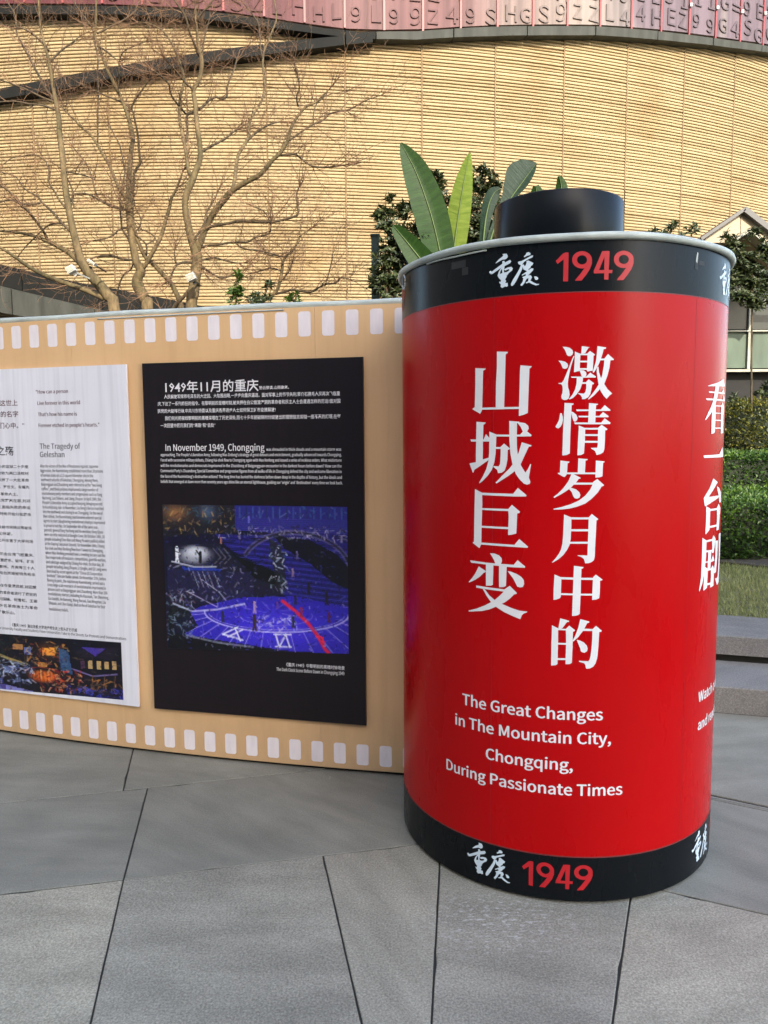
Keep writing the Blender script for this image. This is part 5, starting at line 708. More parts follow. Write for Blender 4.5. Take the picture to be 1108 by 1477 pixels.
def poster(name, A_, B_, z0, z1, mat, label, lines, inkmap, thick=.012, edge=None):
    A_ = Vector((*A_, 0)); B_ = Vector((*B_, 0)); t = (B_ - A_).normalized(); n_ = Vector((t.y, -t.x, 0)); Ln = (B_ - A_).length
    if n_.y > 0: n_ = -n_
    e = empty(name, A_ + t * Ln / 2 + Vector((0, 0, z0)), label, 'poster')
    def P(u, z, d=0): return A_ + t * u + Vector((0, 0, z)) + n_ * d
    mb = MB(); mb.prism([P(0, z0), P(Ln, z0), P(Ln, z1), P(0, z1)], -n_ * thick); mb.build('board', mat, e)
    if edge:
        mb = MB(); mb.prism([P(-.001, z0 - .001, -.0015), P(Ln + .001, z0 - .001, -.0015), P(Ln + .001, z1 + .001, -.0015), P(-.001, z1 + .001, -.0015)], -n_ * (thick - .003)); mb.build('board_edge', edge, e)
    for s, u0, u1, zc, hh, kind in lines:
        latin = kind in (1, 2)
        if latin:
            polys, wd = text_polys(s, 1.0); kx = (u1 - u0) / wd; ky = hh * (1.08 if hh < .02 else 1.1)
            v, f = fill_curves([[(u0 + a * kx, zc - ky * .42 + b * ky) for a, b in Q] for Q in polys])
            e_ = (.0010 if kind == 2 else .0004) if hh < .02 else .0009; n0 = len(v); v = [(p[0] - e_ * .5, p[1], 0) for p in v] + [(p[0] + e_ * .5, p[1], .00006) for p in v]; f = f + [tuple(i + n0 for i in tt) for tt in f]
        else:
            v, f = cjk_polys(s); xs2 = [p[0] for p in v]; ys = [p[1] for p in v]
            a, b = min(xs2), max(xs2); k = (u1 - u0) / (b - a); c0, c1 = min(ys), max(ys); ky = hh / 0.92; m_ = (c0 + c1) / 2
            v = [(u0 + (p[0] - a) * k, zc + (p[1] - m_) * ky) for p in v]
        # drop what would fall off the board
        keep = [tt for tt in f if min(v[i][0] for i in tt) > .02]
        used = sorted(set(i for tt in keep for i in tt)); mp = {i: j for j, i in enumerate(used)}
        mb = MB(); mb.v = [tuple(P(v[i][0], v[i][1], .0006 + (v[i][2] if len(v[i]) > 2 else 0))) for i in used]; mb.f = [tuple(mp[i] for i in tt) for tt in keep]
        if mb.f: mb.build('text_line', inkmap[kind], e)
    return e, P
def photo_grid(P, e, u0, u1, z00, z01, z10, z11, img, d=.0008):
    """flat print: img is an (h,w,3) linear array; corner heights left-top,left-bottom,right-top,right-bottom"""
    h_, w_, _ = img.shape; us = np.linspace(u0, u1, w_ + 1); V = []; ids = np.arange((h_ + 1) * (w_ + 1)).reshape(h_ + 1, w_ + 1)
    for j in range(h_ + 1):
        q = j / h_
        for i in range(w_ + 1):
            r_ = i / w_; zt = z00 + (z10 - z00) * r_; zb = z01 + (z11 - z01) * r_; V.append(tuple(P(us[i], zt + (zb - zt) * q, d)))
    Fc = np.stack([ids[:-1, :-1], ids[1:, :-1], ids[1:, 1:], ids[:-1, 1:]], -1).reshape(-1, 4)
    me = bpy.data.meshes.new('printed_photo'); me.from_pydata(V, [], Fc.tolist())
    ca = me.color_attributes.new('print', 'FLOAT_COLOR', 'CORNER'); c4 = np.concatenate([np.clip(img, 0, 1), np.ones((h_, w_, 1))], -1).reshape(-1, 4)
    ca.data.foreach_set('color', np.repeat(c4, 4, axis=0).ravel().astype(np.float32)); me.materials.append(M['photo'])
    return link('printed_photo', me, e)
class Cv:
    """tiny painter for the flat prints (sRGB 0..255 in, linear out)"""
    def __init__(s, w_, h_, seed):
        s.w, s.h = w_, h_; s.a = np.zeros((h_, w_, 3)); s.yy, s.xx = np.mgrid[0:h_, 0:w_]; s.r = np.random.RandomState(seed)
    def blend(s, msk, c, al=1.0):
        s.a = s.a * (1 - (msk * al)[..., None]) + np.array(c, float) * (msk * al)[..., None]
    def poly(s, P, c, al=1.0):
        ins = np.zeros((s.h, s.w), bool); n_ = len(P)
        for i in range(n_):
            x0, y0 = P[i]; x1, y1 = P[(i + 1) % n_]
            if y0 == y1: continue
            cond = ((y0 > s.yy) != (y1 > s.yy)) & (s.xx < (x1 - x0) * (s.yy - y0) / (y1 - y0) + x0); ins ^= cond
        s.blend(ins.astype(float), c, al)
    def line(s, P, wd, c, al=1.0):
        m_ = np.zeros((s.h, s.w))
        for (x0, y0), (x1, y1) in zip(P[:-1], P[1:]):
            dx, dy = x1 - x0, y1 - y0; t = np.clip(((s.xx - x0) * dx + (s.yy - y0) * dy) / (dx * dx + dy * dy + 1e-9), 0, 1)
            m_ = np.maximum(m_, np.clip(wd / 2 + .5 - np.hypot(s.xx - x0 - t * dx, s.yy - y0 - t * dy), 0, 1))
        s.blend(m_, c, al)
    def ell(s, cx, cy, rx, ry, c, al=1.0, soft=.1):
        d = np.hypot((s.xx - cx) / rx, (s.yy - cy) / ry); s.blend(np.clip((1 - d) / soft, 0, 1), c, al)
    def glow(s, cx, cy, rx, ry, c, k=1.0):
        d = ((s.xx - cx) / rx) ** 2 + ((s.yy - cy) / ry) ** 2; s.a += np.exp(-d)[..., None] * np.array(c, float) * k
    def arc(s, cx, cy, rx, ry, a0, a1, wd, c, al=1.0):
        s.line([(cx + rx * math.cos(t), cy + ry * math.sin(t)) for t in np.linspace(a0, a1, 40)], wd, c, al)
    def speck(s, n_, box, cols, al=.6, ln=4):
        for _ in range(n_):
            x = s.r.uniform(box[0], box[2]); y = s.r.uniform(box[1], box[3]); a = s.r.uniform(0, 3.14); l = s.r.uniform(1, ln); c = cols[s.r.randint(len(cols))]
            s.line([(x, y), (x + l * math.cos(a), y + l * math.sin(a))], s.r.uniform(.6, 1.5), c, al)
    def fig(s, x, y, h_, c):
        s.ell(x, y - h_ * .9, h_ * .09 + .5, h_ * .1 + .5, c); s.line([(x, y - h_ * .8), (x, y - h_ * .4)], h_ * .22, c); s.line([(x, y - h_ * .4), (x - h_ * .1, y)], h_ * .1 + .4, c); s.line([(x, y - h_ * .4), (x + h_ * .1, y)], h_ * .1 + .4, c); s.line([(x - h_ * .02, y - h_ * .75), (x + h_ * .2, y - h_ * .5)], h_ * .07 + .3, c)
    def out(s, gain=1.0):
        v = np.clip(s.a + s.r.normal(0, 5, s.a.shape), 0, 255) / 255; return np.clip(np.where(v < .04045, v / 12.92, ((v + .055) / 1.055) ** 2.4) * gain, 0, .9)
def stage_photo():
    c = Cv(200, 152, 4); S = 200 / 265.0
    def q(x, y): return ((x - 120) / 722 * 200, (y - 75) / 583 * 152)
    def Q(P): return [q(x, y) for x, y in P]
    c.a[:] = (16, 14, 40)
    c.poly(Q([(120, 70), (420, 70), (420, 180), (120, 200)]), (26, 24, 30)); c.poly(Q([(410, 70), (850, 70), (850, 200), (410, 170)]), (38, 36, 120))
    for x in range(430, 840, 26): c.line(Q([(x, 80), (x, 120)]), 1.4, (60, 90, 150) if x % 3 else (30, 40, 80), .8)
    for y in range(128, 180, 8): c.line(Q([(420, y - 6), (845, y)]), .7, (70, 60, 150), .6)
    c.glow(*q(170, 105), 14, 9, (110, 70, 30)); c.glow(*q(300, 100), 10, 9, (40, 60, 80)); c.speck(90, (0, 0, 80, 28), [(150, 110, 60), (90, 80, 70), (20, 20, 24), (60, 90, 110), (200, 160, 90)], .6, 6)
    c.speck(45, (76, 0, 200, 12), [(60, 110, 150), (30, 40, 90), (110, 130, 160)], .6, 5)
    # sweeping steps
    c.poly(Q([(330, 190), (850, 180), (850, 470), (600, 440), (560, 330), (390, 250)]), (30, 26, 110))
    for k in range(26): y = 200 + k * 11; c.line(Q([(360 + k * 9, y), (850, y + 40)]), .8, (64, 60, 175) if k % 2 else (14, 12, 60), .8)
    c.poly(Q([(560, 190), (700, 205), (800, 260), (845, 310), (845, 400), (780, 370), (700, 300), (600, 240)]), (10, 8, 24)); c.arc(*q(640, 330), 58, 40, -2.7, -.2, 5.5, (118, 112, 140), .55); c.arc(*q(640, 330), 58, 40, -2.7, -.2, 2.0, (24, 22, 40), .8)
    c.speck(120, (70, 19, 198, 34), [(170, 165, 185), (70, 70, 90), (20, 18, 30)], .5, 4)
    # left projection wall
    c.poly(Q([(130, 240), (330, 220), (440, 300), (600, 410), (560, 430), (130, 470)]), (24, 22, 44)); c.ell(*q(245, 272), 24, 12, (170, 175, 185), .85, .5); c.ell(*q(250, 260), 16, 8, (225, 228, 235), .7, .6)
    c.line(Q([(268, 262), (266, 300)]), 3, (8, 8, 10)); c.line(Q([(252, 255), (268, 278)]), 1.5, (8, 8, 10)); c.fig(*q(172, 300), 16, (235, 238, 245))
    c.poly(Q([(190, 320), (350, 325), (340, 355), (200, 345)]), (30, 60, 180), .8); c.poly(Q([(130, 330), (480, 340), (480, 470), (260, 450), (130, 420)]), (30, 27, 62), .9); c.poly(Q([(400, 270), (580, 340), (600, 400), (480, 360)]), (6, 6, 10))
    for x in (235, 255, 275, 295, 320): c.line(Q([(x, 340), (x + 22, 400)]), .8, (190, 190, 210), .8)
    for k in range(3): c.line(Q([(320 + k * 22, 245), (350 + k * 20, 280), (325 + k * 20, 305)]), 1.2, (120, 120, 130), .7)
    c.line(Q([(270, 370), (340, 420), (380, 470)]), 1, (200, 200, 220), .8); c.speck(40, (5, 62, 100, 100), [(150, 150, 175), (90, 90, 120)], .5, 7); c.speck(160, (0, 88, 34, 146), [(190, 200, 220), (90, 80, 110), (150, 110, 110), (14, 12, 30)], .6, 6)
    c.poly(Q([(540, 200), (590, 230), (610, 400), (570, 410), (555, 300)]), (26, 26, 34), .8); c.speck(60, (118, 34, 136, 90), [(205, 215, 230), (120, 125, 150), (40, 60, 60)], .8, 6)
    # clock floor
    c.poly(Q([(150, 545), (260, 480), (420, 440), (640, 430), (845, 470), (850, 660), (600, 650), (150, 590)]), (44, 34, 168)); c.glow(*q(560, 560), 60, 22, (24, 14, 60))
    cx, cy = q(560, 500)
    c.arc(cx, cy, 78, 20, 0, 3.14, 1.6, (190, 185, 240), .9); c.arc(cx, cy, 74, 17.5, .1, 3.0, .8, (170, 165, 235), .8); c.arc(cx, cy + 2, 40, 11, -.2, 3.3, .8, (150, 145, 225), .6)
    for k in range(17):
        t = (k + .4) / 17 * 3.14; c.line([(cx + 79 * math.cos(t), cy + 20.5 * math.sin(t)), (cx + 112 * math.cos(t), cy + 48 * math.sin(t))], .9, (175, 170, 238), .75)
    for k in range(9): c.line([(cx + 8 * math.cos(k * .8), cy + 4 * math.sin(k * .8)), (cx + 34 * math.cos(k * .8 + .3), cy + 13 * math.sin(k * .8 + .3))], .6, (150, 145, 225), .5)
    for P in ([(560, 585), (575, 635)], [(575, 635), (600, 585)], [(600, 585), (615, 635)], [(555, 585), (620, 585)], [(560, 635), (620, 635)], [(350, 590), (410, 560)], [(370, 600), (430, 570)], [(350, 590), (430, 612)], [(400, 565), (420, 615)]): c.line(Q(P), 1.8, (225, 225, 250), .95)
    c.speck(70, (96, 112, 146, 128), [(200, 200, 245), (120, 110, 210)], .7, 8); c.speck(120, (34, 92, 200, 150), [(110, 100, 215), (24, 18, 90), (150, 140, 230)], .4, 9)
    c.poly(Q([(130, 590), (240, 610), (600, 655), (120, 665)]), (8, 8, 16)); c.line(Q([(200, 598), (330, 625), (470, 640)]), 2, (150, 155, 175), .7); c.poly(Q([(130, 470), (200, 470), (250, 560), (180, 600), (130, 590)]), (10, 14, 18), .85); c.speck(90, (0, 100, 30, 140), [(120, 140, 160), (30, 40, 44)], .6, 6)
    c.line(Q([(590, 450), (640, 490), (690, 540), (725, 590), (750, 640), (765, 655)]), 3.6, (225, 30, 70), .95); c.poly(Q([(710, 585), (745, 590), (752, 625)]), (235, 40, 90))
    c.speck(420, (0, 24, 200, 96), [(60, 60, 130), (120, 120, 160), (10, 9, 22), (50, 55, 150), (8, 8, 30), (12, 10, 26)], .5, 2.2); c.speck(120, (6, 60, 104, 104), [(190, 190, 225), (8, 8, 16), (60, 60, 120)], .55, 3); c.speck(60, (60, 20, 200, 34), [(190, 185, 205), (140, 135, 165)], .7, 4); c.line(Q([(150, 300), (240, 320), (330, 318)]), 1.5, (215, 220, 235), .8); c.line(Q([(150, 470), (230, 500), (330, 490), (440, 465)]), 2.0, (205, 205, 235), .75); c.line(Q([(210, 420), (250, 440), (330, 480)]), 1.2, (210, 200, 230), .7)
    for k in range(60):
        x = c.r.uniform(120, 845); y = c.r.uniform(180, 300); c.line(Q([(x, y), (x + c.r.uniform(-30, 60), y + c.r.uniform(-4, 10))]), 1.0, (8, 7, 20), .7)
    c.speck(240, (20, 96, 200, 152), [(190, 185, 245), (20, 14, 80), (90, 80, 220), (14, 12, 50)], .5, 2.6)
    for x, y, h_, col in ((352, 540, 20, (40, 40, 60)), (478, 570, 30, (60, 40, 60)), (480, 500, 22, (170, 140, 190)), (640, 460, 16, (30, 25, 30)), (662, 510, 17, (150, 30, 50)), (692, 420, 22, (24, 22, 40)), (760, 460, 24, (30, 24, 44)), (768, 530, 18, (90, 30, 60)), (630, 555, 20, (44, 44, 60)), (485, 270, 12, (26, 22, 70)), (352, 225, 12, (160, 110, 100)), (650, 280, 14, (90, 80, 130)), (632, 350, 14, (150, 120, 150)), (740, 330, 12, (40, 34, 90)), (570, 480, 12, (110, 60, 150)), (818, 210, 12, (130, 120, 160)), (465, 140, 11, (100, 100, 190))): c.fig(*q(x, y), h_ * .55, col)
    return c.out(1.0)
def street_photo():
    c = Cv(150, 62, 9); c.a[:] = (14, 14, 26)
    ox = 150 - 945 / 6.3
    def q(x, y): return (150 - (935 - x) / 6.35, (y - 930 + (935 - x) * .06) / 6.9)
    def Q(P): return [q(x, y) for x, y in P]
    c.speck(160, (0, 0, 60, 30), [(30, 60, 50), (10, 30, 24), (60, 40, 30), (120, 80, 50)], .6, 7)
    for x, y, w_, h_, col in ((20, 960, 50, 30, (180, 130, 80)), (280, 960, 60, 40, (230, 160, 90)), (350, 980, 40, 60, (120, 140, 220)), (460, 980, 80, 60, (240, 150, 60)), (120, 1020, 40, 30, (60, 70, 60)), (430, 1090, 60, 40, (230, 150, 60)), (210, 1130, 60, 50, (130, 150, 210)), (60, 1180, 30, 50, (200, 130, 60)), (110, 1190, 25, 40, (230, 150, 80))): c.poly(Q([(x, y), (x + w_, y), (x + w_, y + h_), (x, y + h_)]), col, .75)
    c.glow(*q(500, 1000), 9, 7, (110, 60, 10)); c.speck(90, (60, 4, 100, 30), [(240, 160, 70), (150, 60, 40), (60, 30, 30), (220, 190, 120)], .7, 6)
    c.line(Q([(100, 1000), (230, 1060), (360, 1110)]), 2, (200, 170, 90), .8); c.line(Q([(120, 1020), (350, 1125)]), 1, (230, 220, 160), .7)
    c.poly(Q([(560, 980), (620, 1000), (640, 1180), (570, 1150)]), (60, 100, 150), .8)
    c.poly(Q([(660, 1000), (730, 960), (920, 970), (880, 1060), (680, 1040)]), (30, 24, 40)); c.poly(Q([(700, 970), (840, 975), (780, 1035)]), (80, 60, 180), .8)
    for x in (690, 735, 785, 830, 875): c.poly(Q([(x, 1070), (x + 24, 1070), (x + 24, 1130), (x, 1130)]), (230, 190, 120) if x != 690 else (90, 50, 80), .85)
    c.line(Q([(640, 1135), (760, 1185), (900, 1165)]), 1.6, (150, 130, 200), .8)
    for x in (680, 760, 830, 890): c.line(Q([(x, 1180), (x - 10, 1290)]), 1.2, (120, 80, 50), .8)
    c.speck(70, (108, 40, 146, 56), [(230, 150, 60), (110, 80, 60), (40, 30, 50)], .7, 6)
    c.ell(*q(460, 1200), 17, 8, (190, 80, 24), .95, .4); c.glow(*q(480, 1200), 12, 5, (70, 50, 20))
    for k in range(9): c.line(Q([(370 + k * 22, 1165), (375 + k * 22, 1240)]), .7, (70, 20, 10), .7)
    c.arc(*q(455, 1180), 17, 7, 3.3, 6.2, 1.5, (150, 40, 20), .8); c.speck(110, (70, 34, 112, 58), [(220, 40, 30), (240, 120, 60), (110, 20, 30), (250, 190, 130)], .7, 5)
    c.poly(Q([(0, 1240), (220, 1270), (350, 1310), (640, 1370), (640, 1430), (0, 1330)]), (84, 74, 150), .9); c.poly(Q([(220, 1275), (330, 1300), (640, 1390), (500, 1400), (220, 1340)]), (150, 150, 225), .8)
    c.speck(120, (24, 28, 66, 52), [(170, 190, 240), (220, 225, 245), (70, 80, 130)], .7, 7); c.poly(Q([(640, 1330), (940, 1330), (945, 1440), (640, 1400)]), (16, 16, 60), .9); c.speck(110, (98, 50, 150, 62), [(60, 60, 190), (90, 90, 220), (20, 20, 70)], .7, 6); c.speck(60, (0, 44, 34, 62), [(50, 60, 150), (110, 120, 190)], .5, 6)
    c.speck(320, (0, 0, 150, 62), [(12, 12, 22), (60, 40, 50), (20, 24, 60), (120, 90, 70)], .5, 4)
    return c.out(.9)

yoff = .025
bp = [(-1.121, 3.635449), (-.0875, 3.394989)]; wp = [(-2.25, 3.997716), (-1.205, 3.658822)]
be, bP = poster('black_poster', bp[0], bp[1], .240, 1.893, M['poster_black'], 'black poster with white text over a blue stage photo, mounted on the film board', DATA['bt'], {0: M['white_print'], 1: M['white_print']})
photo_grid(bP, be, .080, .983, 1.236, .541, 1.238, .570, stage_photo())
we, wP = poster('white_poster', wp[0], wp[1], .240, 1.892, M['poster_white'], 'white poster with dark text above a night street photo, cut by the left edge', DATA['wt'], {0: M['ink'], 1: M['ink'], 2: M['maroon'], 3: M['maroon']})
photo_grid(wP, we, .045, 1.012, .540, .243, .555, .266, street_photo())

# ------------------------------------------------------------------ bare trees behind the board
TY = 6.8
TREES = {
 'left': [
  ('t', [(168, 832, 13), (166, 600, 12.5), (165, 447, 12), (156, 428, 11.5), (147, 415, 11.5), (138, 405, 11), (128, 394, 10), (120, 382, 9.5), (115, 370, 8.5), (110, 350, 8), (105, 330, 7.5), (99, 300, 7), (95, 275, 6.8), (92, 245, 6.5), (89, 215, 6.5), (86, 195, 6), (85, 170, 5.5), (81, 148, 5), (76, 120, 4.3), (72, 95, 3.8), (66, 70, 3.2), (60, 45, 2.8), (57, 20, 2.4), (54, -30, 1.8)]),
  ('b', [(148, 430, 6), (125, 419, 6), (102, 411, 5.5), (85, 405, 5.2), (67, 398, 5), (42, 385, 4.2), (18, 368, 3.4), (0, 357, 2.8), (-40, 335, 2)]),
  ('b', [(121, 386, 7), (112, 375, 7), (99, 364, 6.2), (85, 356, 5.6), (69, 348, 5), (48, 340, 4.2), (23, 335, 3.4), (0, 333, 3), (-40, 330, 2)]),
  ('b', [(70, 348, 3.6), (64, 336, 3.4), (58, 327, 3.3), (42, 306, 3.2), (33, 298, 3), (26, 290, 2.8), (11, 274, 2.4), (0, 268, 2), (-30, 255, 1.4)]),
  ('b', [(104, 336, 4), (88, 320, 3.6), (76, 306, 3.2), (60, 291, 2.8), (55, 284, 2.4), (35, 272, 2), (23, 255, 1.6), (0, 248, 1.3)]),
  ('b', [(88, 322, 2.4), (72, 324, 2.3), (60, 333, 2), (48, 345, 1.8), (36, 357, 1.6), (26, 370, 1.4)]),
  ('b', [(60, 292, 2.4), (45, 295, 2.6), (30, 294, 2.4), (20, 289, 2.2), (5, 290, 2), (-20, 300, 1.4)]),
  ('b', [(95, 300, 3), (86, 289, 2.6), (78, 275, 2.3), (70, 262, 2.2), (71, 247, 2), (66, 233, 1.8), (60, 228, 1.6), (48, 223, 1.5), (30, 226, 1.4), (17, 228, 1.3), (5, 237, 1.1)]),
  ('b', [(83, 150, 3.6), (74, 138, 3.4), (65, 127, 3.2), (58, 112, 3), (51, 100, 3), (43, 84, 2.8), (35, 70, 2.6), (28, 56, 2.5), (24, 46, 2.3), (22, 22, 2), (12, 5, 1.7), (0, -15, 1.3)]),
  ('b', [(72, 90, 2.4), (84, 77, 2.2), (95, 68, 2), (106, 60, 1.7), (115, 52, 1.4)]),
  ('b', [(70, 72, 2.8), (58, 58, 2.5), (44, 47, 2.2), (30, 40, 2), (15, 40, 1.7), (0, 34, 1.4)]),
  ('b', [(80, 148, 2.6), (60, 140, 2.4), (40, 130, 2.1), (20, 122, 1.9), (0, 115, 1.5)]),
  ('b', [(84, 160, 2.6), (62, 152, 2.4), (42, 150, 2.1), (20, 146, 1.9), (-10, 148, 1.5)]),
  ('b', [(100, 305, 2), (106, 285, 2), (103, 270, 1.7), (96, 255, 1.5)]),
  ('b', [(92, 247, 1.8), (104, 249, 1.9), (118, 252, 1.7), (133, 257, 1.6)]),
  ('b', [(102, 290, 2.6), (107, 281, 2.6), (120, 279, 2.4), (134, 283, 2.2), (148, 292, 1.8), (165, 300, 1.6), (180, 303, 1.4)])],
 'middle': [
  ('t', [(216, 832, 13), (215, 600, 12.5), (213, 447, 12), (209, 432, 12), (203, 420, 12), (198, 409, 12), (200, 398, 10), (204, 391, 9.5), (197, 378, 8.5), (193, 360, 8), (190, 340, 8), (188, 320, 8), (187, 300, 8.5), (187, 285, 8), (186, 268, 6.5), (187, 250, 6), (188, 230, 5.6), (190, 212, 5.4), (192, 200, 5.2), (189, 185, 5), (184, 165, 4.4), (176, 145, 4.2), (167, 125, 4), (156, 103, 3.6), (148, 82, 3.2), (142, 65, 3), (137, 50, 2.8), (139, 25, 2.4), (138, -30, 1.6)]),
  ('b', [(187, 286, 4), (193, 268, 3.4), (193, 253, 3), (197, 243, 3), (202, 233, 3), (200, 210, 2.8), (199, 195, 2.6), (196, 180, 2.4), (192, 162, 2.2), (190, 155, 2.4), (196, 142, 2.2), (205, 130, 1.7), (214, 118, 1.3)]),
  ('b', [(186, 292, 5), (178, 280, 4.6), (170, 268, 4.2), (163, 250, 4), (157, 237, 3.8), (148, 222, 3.5), (137, 203, 3.3), (128, 192, 3), (118, 184, 2.8), (107, 172, 2.6), (97, 163, 2.4), (90, 154, 2.2)]),
  ('b', [(141, 203, 2.4), (141, 170, 2.2), (142, 130, 2.3), (141, 100, 2.2), (141, 80, 2.1), (136, 60, 2.2), (133, 40, 2), (120, 22, 1.8), (105, 0, 1.5), (98, -15, 1.2)]),
  ('b', [(184, 165, 3), (188, 156, 2.8), (180, 150, 2.6), (168, 144, 2.4), (150, 137, 2.2), (138, 131, 2), (118, 122, 1.9), (100, 112, 1.7), (92, 110, 1.4)]),
  ('b', [(189, 305, 5), (192, 322, 5), (194, 335, 5), (201, 352, 5), (208, 368, 5.2), (216, 377, 5.5), (224, 384, 5.6), (235, 396, 5.8), (245, 406, 6), (252, 418, 6.5), (258, 431, 7), (262, 447, 8)]),
  ('b', [(205, 389, 5), (212, 379, 5), (218, 368, 4.8), (224, 357, 4.8), (231, 344, 4.6), (235, 333, 4.4), (239, 318, 4.2), (242, 308, 4), (245, 298, 3.8), (247, 287, 3.4), (250, 281, 3), (253, 275, 2.6), (258, 265, 2.2), (263, 249, 1.8)]),
  ('b', [(192, 375, 3), (178, 374, 3.2), (165, 370, 3), (152, 369, 2.8), (138, 371, 2.4), (130, 374, 2)]),
  ('b', [(192, 377, 2.4), (190, 387, 2.4), (180, 395, 2.3), (174, 405, 2.1), (170, 418, 1.8), (167, 427, 1.4)]),
  ('b', [(184, 302, 3), (172, 300, 2.8), (155, 294, 2.4), (142, 285, 2.2), (136, 270, 2), (133, 257, 1.9), (128, 243, 1.8), (120, 230, 1.6), (106, 213, 1.4)]),
  ('b', [(189, 355, 2.8), (184, 342, 2.6), (177, 332, 2.4), (175, 320, 2.3), (174, 305, 2.1), (173, 290, 2)]),
  ('b', [(185, 328, 2.2), (172, 331, 2.2), (165, 338, 2), (152, 344, 1.8), (135, 347, 1.5)]),
  ('b', [(211, 368, 3), (211, 353, 2.4), (200, 342, 2.2), (195, 336, 2), (202, 326, 1.8), (203, 315, 1.6), (196, 300, 1.5), (193, 285, 1.3)]),
  ('b', [(213, 352, 2), (224, 344, 2), (216, 336, 1.7), (205, 331, 1.6)]),
  ('b', [(176, 270, 2), (180, 250, 2), (178, 235, 1.8), (173, 210, 1.7), (165, 195, 1.5), (158, 180, 1.3)]),
  ('b', [(170, 128, 2.2), (172, 110, 2), (172, 90, 1.9), (178, 75, 1.7), (190, 68, 1.5), (210, 60, 1.2)]),
  ('b', [(142, 66, 2.2), (156, 76, 2), (168, 86, 1.8)]),
  ('b', [(141, 48, 2.2), (160, 38, 2), (180, 28, 1.8), (195, 15, 1.6), (205, -10, 1.3)])],
 'right': [
  ('t', [(276, 832, 13), (276, 600, 12.5), (276, 447, 12), (279, 425, 12), (281, 405, 11.5), (284, 385, 11.5), (284, 368, 11), (280, 355, 9.5), (275, 340, 8.5), (271, 322, 7.5), (268, 305, 7.2), (267, 290, 7), (271, 275, 7.5), (277, 262, 7.5), (281, 250, 7), (286, 238, 6.5), (289, 225, 6), (288, 205, 5.6), (285, 185, 5.4), (283, 165, 5.2), (281, 145, 5.2), (279, 130, 5), (285, 120, 4.8), (290, 105, 4.6), (291, 88, 4.6), (288, 72, 4), (285, 58, 3.4), (284, 40, 3), (282, 20, 2.6), (283, -30, 1.8)]),
  ('b', [(278, 256, 5), (272, 246, 4.6), (269, 225, 4.4), (266, 208, 4.2), (262, 190, 4), (259, 170, 3.8), (259, 150, 3.6), (262, 132, 3.4), (266, 115, 3.4), (262, 98, 3.2), (256, 80, 3), (250, 66, 2.6), (244, 56, 2.4), (236, 46, 2.1), (228, 40, 2), (215, 34, 1.7), (200, 32, 1.4)]),
  ('b', [(266, 212, 3), (270, 195, 3), (270, 180, 3), (270, 166, 3.2), (280, 161, 3.2), (290, 156, 3.2), (300, 146, 3), (311, 140, 2.8), (320, 143, 2.6), (327, 139, 2.6), (328, 125, 2.4), (332, 113, 2.2), (338, 100, 2.2), (342, 85, 2)]),
  ('b', [(270, 166, 2.6), (258, 153, 2.4), (246, 135, 2.4), (244, 122, 2.2), (232, 110, 2), (222, 102, 1.7)]),
  ('b', [(279, 129, 2.8), (268, 120, 2.4), (256, 105, 2.2), (248, 96, 1.9), (240, 88, 1.5)]),
  ('b', [(287, 80, 3), (280, 62, 2.8), (273, 45, 2.6), (268, 25, 2.4), (257, 8, 2.2), (248, -5, 1.8)]),
  ('b', [(284, 30, 2.4), (292, 18, 2.4), (302, 8, 2.2), (310, -6, 1.8)]),
  ('b', [(291, 85, 2.4), (294, 60, 2.2), (298, 42, 1.9), (303, 25, 1.6)]),
  ('b', [(284, 362, 8), (290, 348, 7.6), (294, 335, 7.4), (300, 322, 7.2), (307, 309, 7), (316, 297, 7), (326, 285, 6.8), (335, 275, 6.4), (347, 267, 6), (362, 259, 5.4), (375, 252, 5.2), (385, 241, 4.8), (394, 230, 4.5), (403, 222, 4.2), (410, 212, 4), (416, 200, 3.8), (419, 188, 3.5), (424, 176, 3.2), (433, 163, 3), (443, 153, 2.7), (455, 148, 2.3), (464, 140, 2), (474, 130, 1.5)]),
  ('b', [(334, 277, 5), (338, 262, 4.8), (340, 247, 4.6), (342, 232, 4.4), (345, 221, 4.2), (353, 208, 4), (359, 196, 3.9), (359, 182, 3.8), (363, 168, 3.6), (371, 156, 3.4), (378, 144, 3.2), (381, 130, 3), (381, 110, 3), (379, 92, 2.8), (381, 75, 2.5), (387, 58, 2.4), (394, 42, 2.2), (399, 25, 2), (396, 0, 1.7), (398, -20, 1.3)]),
  ('b', [(379, 85, 2), (376, 70, 1.9), (375, 50, 1.8), (372, 32, 1.7), (362, 18, 1.5), (352, 5, 1.2)]),
  ('b', [(356, 204, 2.8), (366, 194, 2.6), (377, 186, 2.4), (390, 179, 2.1), (402, 176, 1.6)]),
  ('b', [(287, 222, 3.0), (298, 215, 2.8), (312, 207, 2.8), (325, 200, 2.7), (334, 192, 2.5), (342, 187, 2)]),
  ('b', [(417, 203, 2.4), (432, 192, 2.2), (452, 179, 2), (465, 174, 2), (476, 164, 1.9), (490, 161, 1.8), (504, 158, 1.7), (515, 152, 1.5), (530, 144, 1.3), (548, 138, 1)]),
  ('b', [(452, 178, 1.8), (453, 160, 1.7), (458, 148, 1.5), (470, 138, 1.3)]),
  ('b', [(406, 224, 2.6), (418, 223, 2.4), (427, 223, 2.4), (437, 231, 2.2), (447, 238, 2), (458, 241, 1.9), (470, 241, 1.7), (486, 240, 1.4)]),
  ('b', [(430, 153, 2.4), (428, 140, 2), (432, 128, 1.8), (430, 110, 1.5)]),
